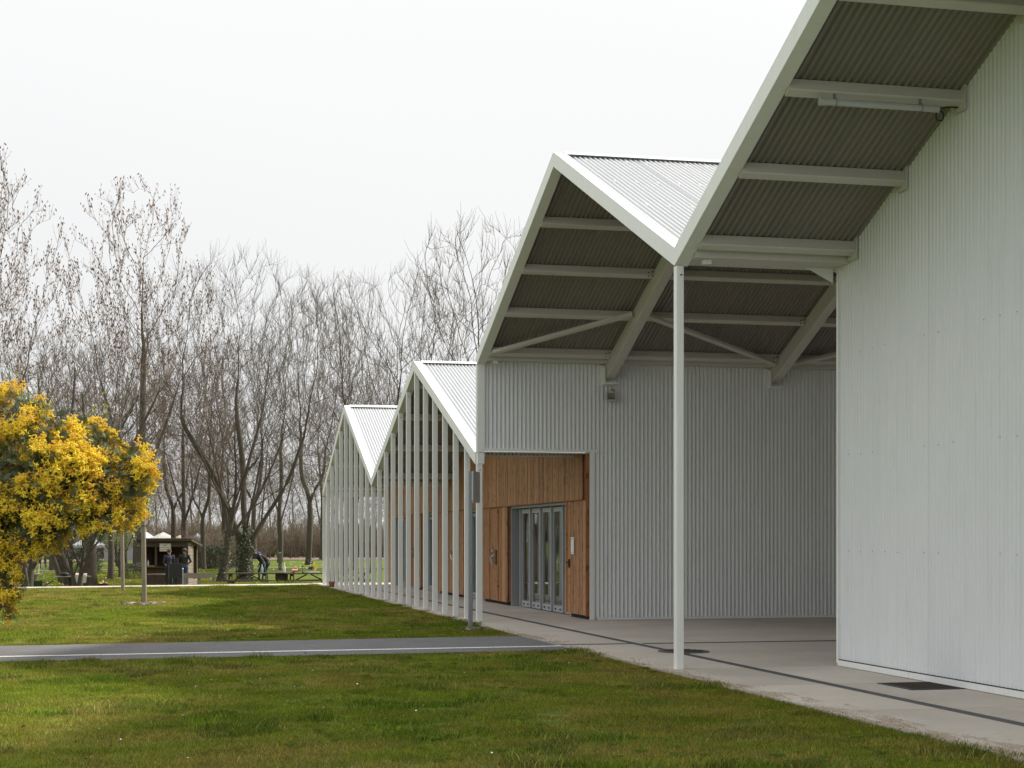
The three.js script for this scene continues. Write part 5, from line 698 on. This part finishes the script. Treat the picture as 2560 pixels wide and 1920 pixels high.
function hand(w, dir, palm, cl = SKIN) {          // wrist, finger direction, palm normal
  const s = dir.clone().cross(palm).normalize(), P = (f, x, y) => w.clone().addScaledVector(dir, f).addScaledVector(s, x).addScaledVector(palm, y).toArray(), b = [[P(0, 0, 0), P(0.075, 0, 0.004), 0.024, 0.034, cl, 0.012]];
  [[-0.03, 0.062], [-0.01, 0.075], [0.01, 0.07], [0.029, 0.055]].forEach(([x, l]) => { b.push([P(0.08, x, 0), P(0.08 + l * 0.5, x * 1.15, 0.012), 0.0095, 0.009, cl, 0.004], [P(0.08 + l * 0.5, x * 1.15, 0.012), P(0.08 + l * 0.85, x * 1.15, 0.036), 0.009, 0.0075, cl, 0.004]); });
  b.push([P(0.02, -0.03, 0.006), P(0.055, -0.055, 0.02), 0.012, 0.01, cl, 0.006], [P(0.055, -0.055, 0.02), P(0.085, -0.05, 0.038), 0.01, 0.008, cl, 0.004]); return b;
}
function person(label, pos, turn, J, C, extra) {
  const T = thing('person', label, 'person', pos, turn), b = [], sh = C.shirt, tr = C.trousers;
  b.push([J.pelvis, J.waist, 0.125, 0.115, tr, 0.05], [J.waist, J.chest, 0.122, 0.138, sh, 0.06]);
  for (const s of [0, 1]) { const S = J.sh[s], E = J.el[s], W = J.wr[s], H = J.hip[s], K = J.kn[s], A = J.an[s], D = J.toe[s]; b.push([J.chest, S, 0.115, 0.068, sh, 0.05], [S, E, 0.062, 0.048, sh, 0.03], [E, W, 0.046, 0.032, C.sleeve ? sh : SKIN, 0.02], [J.pelvis, H, 0.12, 0.1, tr, 0.04], [H, K, 0.096, 0.066, tr, 0.03], [K, A, 0.064, 0.046, tr, 0.02], [A, D, 0.048, 0.036, C.shoe, 0.02]); }
  b.push([J.chest, J.neck, 0.1, 0.056, sh, 0.04], [J.neck, J.head, 0.054, 0.06, SKIN, 0.02], [J.head, J.head, 0.09, 0.09, SKIN, 0.03]);
  const parts = [sdfMesh(b, V(0, 0.88, 0), 0.99, 84)], hd = V(...J.head), f = V(...J.face).normalize(), up = hd.clone().sub(V(...J.neck)).normalize(), sd = f.clone().cross(up).normalize(), Q = (x, y, z) => hd.clone().addScaledVector(sd, x).addScaledVector(up, y).addScaledVector(f, z).toArray();
  const dk = [0.05, 0.035, 0.03], lip = [0.32, 0.13, 0.11];
  parts.push(sdfMesh([[Q(0, 0.03, -0.012), Q(0, 0.03, -0.012), 0.096, 0.096, SKIN, 0.03], [Q(0, -0.03, 0.02), Q(0, -0.085, 0.045), 0.07, 0.045, SKIN, 0.03], [Q(0, 0.015, 0.085), Q(0, -0.025, 0.108), 0.011, 0.016, SKIN, 0.012], [Q(-0.022, -0.06, 0.082), Q(0.022, -0.06, 0.082), 0.009, 0.009, lip, 0.006], ...[-1, 1].flatMap((s) => [[Q(s * 0.034, 0.015, 0.082), Q(s * 0.034, 0.015, 0.082), 0.011, 0.011, dk, 0.004], [Q(s * 0.088, 0.015, -0.01), Q(s * 0.09, -0.02, -0.005), 0.018, 0.012, SKIN, 0.008]])], hd, 0.19, 48));
  for (const s of [0, 1]) { const W = V(...J.wr[s]), d = W.clone().sub(V(...J.el[s])).normalize(), pm = V(...(J.palm?.[s] ?? [s ? -1 : 1, 0, 0.3])); pm.addScaledVector(d, -pm.dot(d)).normalize(); parts.push(sdfMesh(hand(W, d, pm), W.clone().addScaledVector(d, 0.07), 0.12, 44)); }
  mesh('body', mergeGeometries(parts), new THREE.MeshStandardMaterial({ vertexColors: true, roughness: 0.85 }), T);
  const cap = (r, y0, m, name) => { const g = new THREE.SphereGeometry(r, 20, 12, 0, Math.PI * 2, 0, 1.75); g.scale(0.94, 1.0, 1.08); { const u2 = up.clone().addScaledVector(f, -0.62).normalize(), f2 = f.clone().addScaledVector(u2, -f.dot(u2)).normalize(); g.applyMatrix4(new THREE.Matrix4().makeBasis(u2.clone().cross(f2), u2, f2)); } g.translate(...Q(0, y0, -0.012)); return mesh(name, g, m, T); };
  extra({ T, Q, cap, f, up, sd }); return T;
}
{
  const stand = (k = 0) => ({ pelvis: [0, 0.95, 0], waist: [0, 1.1, -0.01], chest: [0, 1.32, 0], neck: [0, 1.50, 0.0], head: [0, 1.645, 0.02], face: [0, -0.05, 1], sh: [[-0.18, 1.425, 0], [0.18, 1.425, 0]], el: [[-0.25, 1.15, -0.03], [0.24, 1.15, -0.02]], wr: [[-0.2, 1.0, 0.2], [0.15, 1.03, 0.22]], hip: [[-0.085, 0.9, 0], [0.085, 0.9, 0]], kn: [[-0.1, 0.5, 0.02 + k], [0.1, 0.5, 0.02]], an: [[-0.11, 0.09, -0.02], [0.11, 0.09, -0.02]], toe: [[-0.13, 0.04, 0.14], [0.13, 0.04, 0.14]] });
  const p1 = foot(423, 75), p2 = foot(461, 76), away = (p) => faceCam(p) + Math.PI;
  person('person in navy T-shirt and black trousers, seen from behind at the hatch', p1, away(p1) + 0.1, stand(), { shirt: [0.022, 0.024, 0.045], trousers: [0.014, 0.014, 0.017], shoe: [0.015, 0.015, 0.015] }, ({ cap }) => cap(0.103, 0.036, mat(0.06, 0.04, 0.028, 0.9), 'hair'));
  const s2 = stand(); s2.el = [[-0.29, 1.17, 0], [0.30, 1.15, -0.02]]; s2.wr = [[-0.2, 1.08, 0.22], [0.27, 0.93, 0.12]];
  person('person in black sweatshirt and jeans with ear defenders over a black cap', p2, away(p2) - 0.1, s2, { shirt: [0.012, 0.012, 0.013], trousers: [0.035, 0.055, 0.11], shoe: [0.4, 0.4, 0.4], sleeve: true }, ({ T, Q, cap, f }) => { cap(0.107, 0.038, black, 'cap'); for (const s of [-1, 1]) mesh('ear_cup', new THREE.SphereGeometry(0.042, 12, 10).scale(0.6, 1.1, 0.9).translate(...Q(s * 0.108, 0.0, -0.01)), black, T); const hb = new THREE.TorusGeometry(0.118, 0.009, 6, 20, Math.PI); hb.translate(...Q(0, 0.03, -0.01)); mesh('head_band', hb, black, T); });
  // two men stooping at the tree, facing left
  const p3 = foot(651, 86), p4 = foot(663, 88), left = (p) => faceCam(p) - Math.PI / 2;
  person('person in black with a black cap leaning on a long tool by the ivy tree', p3, left(p3) + 0.25, { pelvis: [0, 0.93, -0.12], waist: [0, 1.07, -0.05], chest: [0, 1.27, 0.1], neck: [0, 1.42, 0.24], head: [0, 1.52, 0.33], face: [0, -0.35, 1], sh: [[-0.18, 1.36, 0.16], [0.18, 1.36, 0.16]], el: [[-0.24, 1.2, 0.42], [0.24, 1.18, 0.42]], wr: [[-0.08, 1.14, 0.62], [0.08, 1.13, 0.6]], hip: [[-0.09, 0.88, -0.12], [0.09, 0.88, -0.12]], kn: [[-0.12, 0.5, 0.05], [0.12, 0.48, -0.2]], an: [[-0.12, 0.09, 0.03], [0.13, 0.09, -0.32]], toe: [[-0.13, 0.04, 0.19], [0.14, 0.04, -0.16]] }, { shirt: [0.011, 0.011, 0.012], trousers: [0.017, 0.019, 0.028], shoe: [0.02, 0.02, 0.02], sleeve: true }, ({ T, Q, cap, f }) => { cap(0.108, 0.036, black, 'cap'); mesh('peak', new THREE.SphereGeometry(0.07, 12, 6).scale(1, 0.16, 1).translate(...Q(0, 0.045, 0.12)), black, T); });
  const tl = thing('long_tool', 'long black handle held by the stooping man, its foot by the trunk', 'tool', p3, left(p3) + 0.25); mesh('shaft', rod(V(0.0, 1.18, 0.62), V(0.0, 0.02, 1.05), 0.017), black, tl); mesh('blade', bx(0.14, 0.03, 0.2, 0, 0.02, 1.08), black, tl);
  person('person in black with a blue cap bending down behind the other', p4, left(p4) - 0.1, { pelvis: [0, 0.90, -0.14], waist: [0, 1.04, -0.07], chest: [0, 1.2, 0.08], neck: [0, 1.31, 0.23], head: [0, 1.38, 0.33], face: [0, -0.7, 1], sh: [[-0.18, 1.28, 0.14], [0.18, 1.28, 0.14]], el: [[-0.22, 1.0, 0.24], [0.22, 1.0, 0.22]], wr: [[-0.16, 0.78, 0.36], [0.16, 0.78, 0.34]], hip: [[-0.09, 0.86, -0.14], [0.09, 0.86, -0.14]], kn: [[-0.11, 0.48, 0.02], [0.11, 0.47, -0.02]], an: [[-0.12, 0.09, -0.1], [0.12, 0.09, -0.16]], toe: [[-0.13, 0.04, 0.06], [0.13, 0.04, 0.0]] }, { shirt: [0.012, 0.012, 0.013], trousers: [0.016, 0.017, 0.024], shoe: [0.3, 0.28, 0.26], sleeve: true }, ({ T, Q, cap }) => { cap(0.108, 0.036, mat(0.04, 0.07, 0.25, 0.8), 'cap'); mesh('peak', new THREE.SphereGeometry(0.07, 12, 6).scale(1, 0.16, 1).translate(...Q(0, 0.045, 0.12)), mat(0.04, 0.07, 0.25, 0.8), T); });
}

// ---------------------------------------------------------------- grass
{
  const R = rng(307), blade = (n, rad, h0, h1, w, lean) => {
    const pos = [], idx = [], colr = [];
    for (let i = 0; i < n; i++) {
      const a = R() * 6.28, d = Math.sqrt(R()) * rad, x = Math.cos(a) * d, z = Math.sin(a) * d, h = h0 + (h1 - h0) * R() * R(), t = R() * 6.28, s = R() * 6.28, lx = Math.cos(t) * lean * h * (0.4 + R()), lz = Math.sin(t) * lean * h * (0.4 + R()), wx = Math.cos(s) * w, wz = Math.sin(s) * w, o = pos.length / 3;
      pos.push(x - wx, -0.01, z - wz, x + wx, -0.01, z + wz, x + lx * 0.4 - wx * 0.7, h * 0.6, z + lz * 0.4 - wz * 0.7, x + lx * 0.4 + wx * 0.7, h * 0.6, z + lz * 0.4 + wz * 0.7, x + lx, h, z + lz);
      idx.push(o, o + 1, o + 2, o + 1, o + 3, o + 2, o + 2, o + 3, o + 4); const b = 0.5 + 1.0 * R(), st = R() < 0.16 ? 1 : 0; for (let k = 0; k < 5; k++) colr.push(b * (st ? 1.75 : 1), b * (st ? 1.25 : 1), b * (st ? 1.9 : 1));
    }
    const g = new THREE.BufferGeometry(); g.setAttribute('position', new THREE.Float32BufferAttribute(pos, 3)); g.setAttribute('color', new THREE.Float32BufferAttribute(colr, 3)); g.setIndex(idx); g.computeVertexNormals(); return g;
  };
  const short = blade(120, 0.2, 0.014, 0.042, 0.0028, 1.0), tall = blade(80, 0.13, 0.025, 0.07, 0.0036, 0.8), gm = new THREE.MeshPhysicalMaterial({ color: 0xffffff, roughness: 1, transmission: 0.5, thickness: 0, specularIntensity: 0.15, side: THREE.DoubleSide, vertexColors: true });
  const A = [], B = [], onRoad = (x, z) => z < -3.92 - 0.02 * (SLAB - x) + 0.06 * (R() - 0.3) && z > -7.40 - 0.005 * (SLAB - x) - 0.06 * (R() - 0.3);
  const add = (x, z, sc) => {
    if (x > SLAB + 0.02 + 0.16 * (fbm(z * 1.7, 3, 9, 4) - 0.5) || onRoad(x, z) || (z < -38.38 && z > -40.25)) return;
    const n = fbm(x * 0.45 + 50, z * 0.45 + 50, 61, 4), m = fbm(x * 1.9 + 20, z * 1.9 + 20, 67, 3), s = smooth(0.36, 0.68, n * 0.5 + m * 0.5), bare = fbm(x * 1.1 + 7, z * 1.1 + 90, 71, 3); if (bare > 0.74 && R() < 0.6) return;
    const k = (0.58 + 0.9 * R()) * 0.93, c = [(0.157 + 0.10 * s) * k, (0.205 + 0.015 * s) * k, (0.016 + 0.032 * s) * k], y = groundY(x, z);
    if (fbm(x * 1.4 + 33, z * 1.4 + 11, 73, 3) > 0.63 && R() < 0.8) B.push([x, y, z, sc * (0.8 + 0.7 * R()), [c[0] * 0.7, c[1] * 0.9, c[2] * 0.8]]); else A.push([x, y, z, sc * (0.75 + 0.5 * R()), c]);
  };
  for (let z = 12.5; z > -38.5; z -= 0.25) for (let x = -26; x < 0.05; x += 0.25) {
    const dx = x - CX, dz = CZ - z, Zc = dx * SY + dz * CY, Xc = dx * CY - dz * SY; if (Zc < 9 || Math.abs(Xc / Zc) > 0.40) continue;
    const n = Zc < 20 ? 2.8 : Zc < 32 ? 1.9 : 1.2; for (let k = 0; k < n; k++) if (R() < n - k) add(x + 0.25 * R(), z + 0.25 * R(), Zc < 32 ? 1 : 1.15);
  }
  for (let z = 12; z > -38.4; z -= 0.11) for (let k = 0; k < 3; k++) add(SLAB + 0.08 - 0.22 * R(), z + 0.1 * R(), 1.0);           // shaggy edge along the slab
  for (let x = SLAB; x > -16; x -= 0.16) { add(x, -3.80 - 0.02 * (SLAB - x) + 0.1 * R(), 0.9); add(x, -7.54 - 0.005 * (SLAB - x) - 0.1 * R(), 0.95); add(x, -38.3 + 0.1 * R(), 1.1); }
  for (let i = 0; i < 9000; i++) { const Z = 60 + 70 * R() * R() + 0, u = -200 + 1300 * R(), p = foot(u, Z); if (p.z < -41) add(p.x, p.z, 1.6 + 0.8 * R()); }
  const put = (name, label, geo, list) => { const I = new THREE.InstancedMesh(geo, gm, list.length), M = new THREE.Matrix4(), q = new THREE.Quaternion(), c = new THREE.Color(); list.forEach(([x, y, z, s, cl], i) => { q.setFromAxisAngle(V(0, 1, 0), R() * 6.28); M.compose(V(x, y, z), q, V(s, s * (0.8 + 0.4 * R()), s)); I.setMatrixAt(i, M); I.setColorAt(i, c.setRGB(...cl)); }); I.name = name; I.castShadow = I.receiveShadow = true; scene.add(I); tag(I, label, 'grass', null, 'stuff'); };
  const ro = []; for (let k = 0; k < 7; k++) { const a = k * 0.9, g = new THREE.BufferGeometry(), c = Math.cos(a), e = Math.sin(a); g.setAttribute('position', new THREE.Float32BufferAttribute([0, 0.004, 0, c * 0.03 - e * 0.014, 0.03, e * 0.03 + c * 0.014, c * 0.075, 0.022, e * 0.075, c * 0.03 + e * 0.014, 0.03, e * 0.03 - c * 0.014], 3)); g.setAttribute('color', new THREE.Float32BufferAttribute(new Array(12).fill(1), 3)); g.setIndex([0, 1, 2, 0, 2, 3]); g.computeVertexNormals(); ro.push(g); }
  const W = []; for (let i = 0; i < 1900; i++) { const x = SLAB - 0.1 - 15 * R() * R(), z = 11 - 48 * R(), n = fbm(x * 0.6 + 9, z * 0.6 + 4, 81, 3); if (n < 0.46 || (z < -3.6 && z > -7.7)) continue; const t = 0.7 + 0.6 * R(); W.push([x, groundY(x, z) + 0.012, z, 0.4 + 0.6 * R(), [0.115 * t, 0.17 * t, 0.018 * t]]); }
  put('lawn_weeds', 'flat rosettes of broad-leaved weeds in the lawn', mergeGeometries(ro), W);
  put('lawn_grass', 'short mown grass of the lawn', short, A); put('grass_clumps', 'darker taller clumps of grass and clover in the lawn', tall, B);
  // litter: crumbs of soil shed onto the paving edge, dead leaves and daisies in the lawn
  const crumb = new THREE.IcosahedronGeometry(1, 0).scale(1, 0.6, 1), leafG = leafGeo([V(0, 0, 0)], 0.35, 1, R, 0), daisy = new THREE.CylinderGeometry(1, 0.6, 0.4, 7);
  const strew = (name, label, cat, geo, m, n, f) => { const I = new THREE.InstancedMesh(geo, m, n), M = new THREE.Matrix4(), q = new THREE.Quaternion(), c = new THREE.Color(); for (let i = 0; i < n; i++) { const [x, dy, z, s, flat] = f(); q.setFromEuler(new THREE.Euler(flat ? (R() - 0.5) * 0.6 : R() * 6, R() * 6, flat ? (R() - 0.5) * 0.6 : R() * 6)); M.compose(V(x, (x > SLAB ? 0 : groundY(x, z)) + dy, z), q, V(s, s, s)); I.setMatrixAt(i, M); const b = 0.6 + 0.8 * R(); I.setColorAt(i, c.setRGB(b, b, b)); } I.name = name; I.castShadow = I.receiveShadow = true; scene.add(I); tag(I, label, cat, null, 'stuff'); };
  strew('soil_crumbs', 'brown soil crumbs along the edge of the paving', 'soil', crumb, mat(0.13, 0.09, 0.055, 1), 7000, () => { const z = 12 - 50 * R(), w = smooth(0.35, 0.75, fbm(z * 0.9 + 30, 5, 17, 3)); return [SLAB - 0.06 + (0.06 + 0.5 * w) * R() * R(), 0.002, z, 0.002 + 0.006 * R() * R(), false]; });
  strew('dead_leaves', 'dry brown leaves and twigs scattered on the lawn', 'leaves', leafG, mat(0.2, 0.135, 0.075, 1), 2200, () => { let z = 11 - 48 * R(); if (z < -3.7 && z > -7.6 && R() < 0.93) z -= 4; return [-0.3 - 16 * R(), z < -3.7 && z > -7.6 ? 0.018 : 0.03, z, 0.015 + 0.03 * R(), true]; });
  strew('daisies', 'tiny white daisies in the grass', 'flowers', daisy, mat(0.75, 0.75, 0.7, 0.9), 900, () => { const far = R() < 0.7, p = far ? foot(-100 + 1000 * R(), 75 + 50 * R()) : V(-0.4 - 14 * R(), 0, 10 - 46 * R()); if (!far && p.z < -3.6 && p.z > -7.7) p.z = -9; return [p.x, 0.05, p.z, far ? 0.03 : 0.009, true]; });
}
renderer.render(scene, camera);
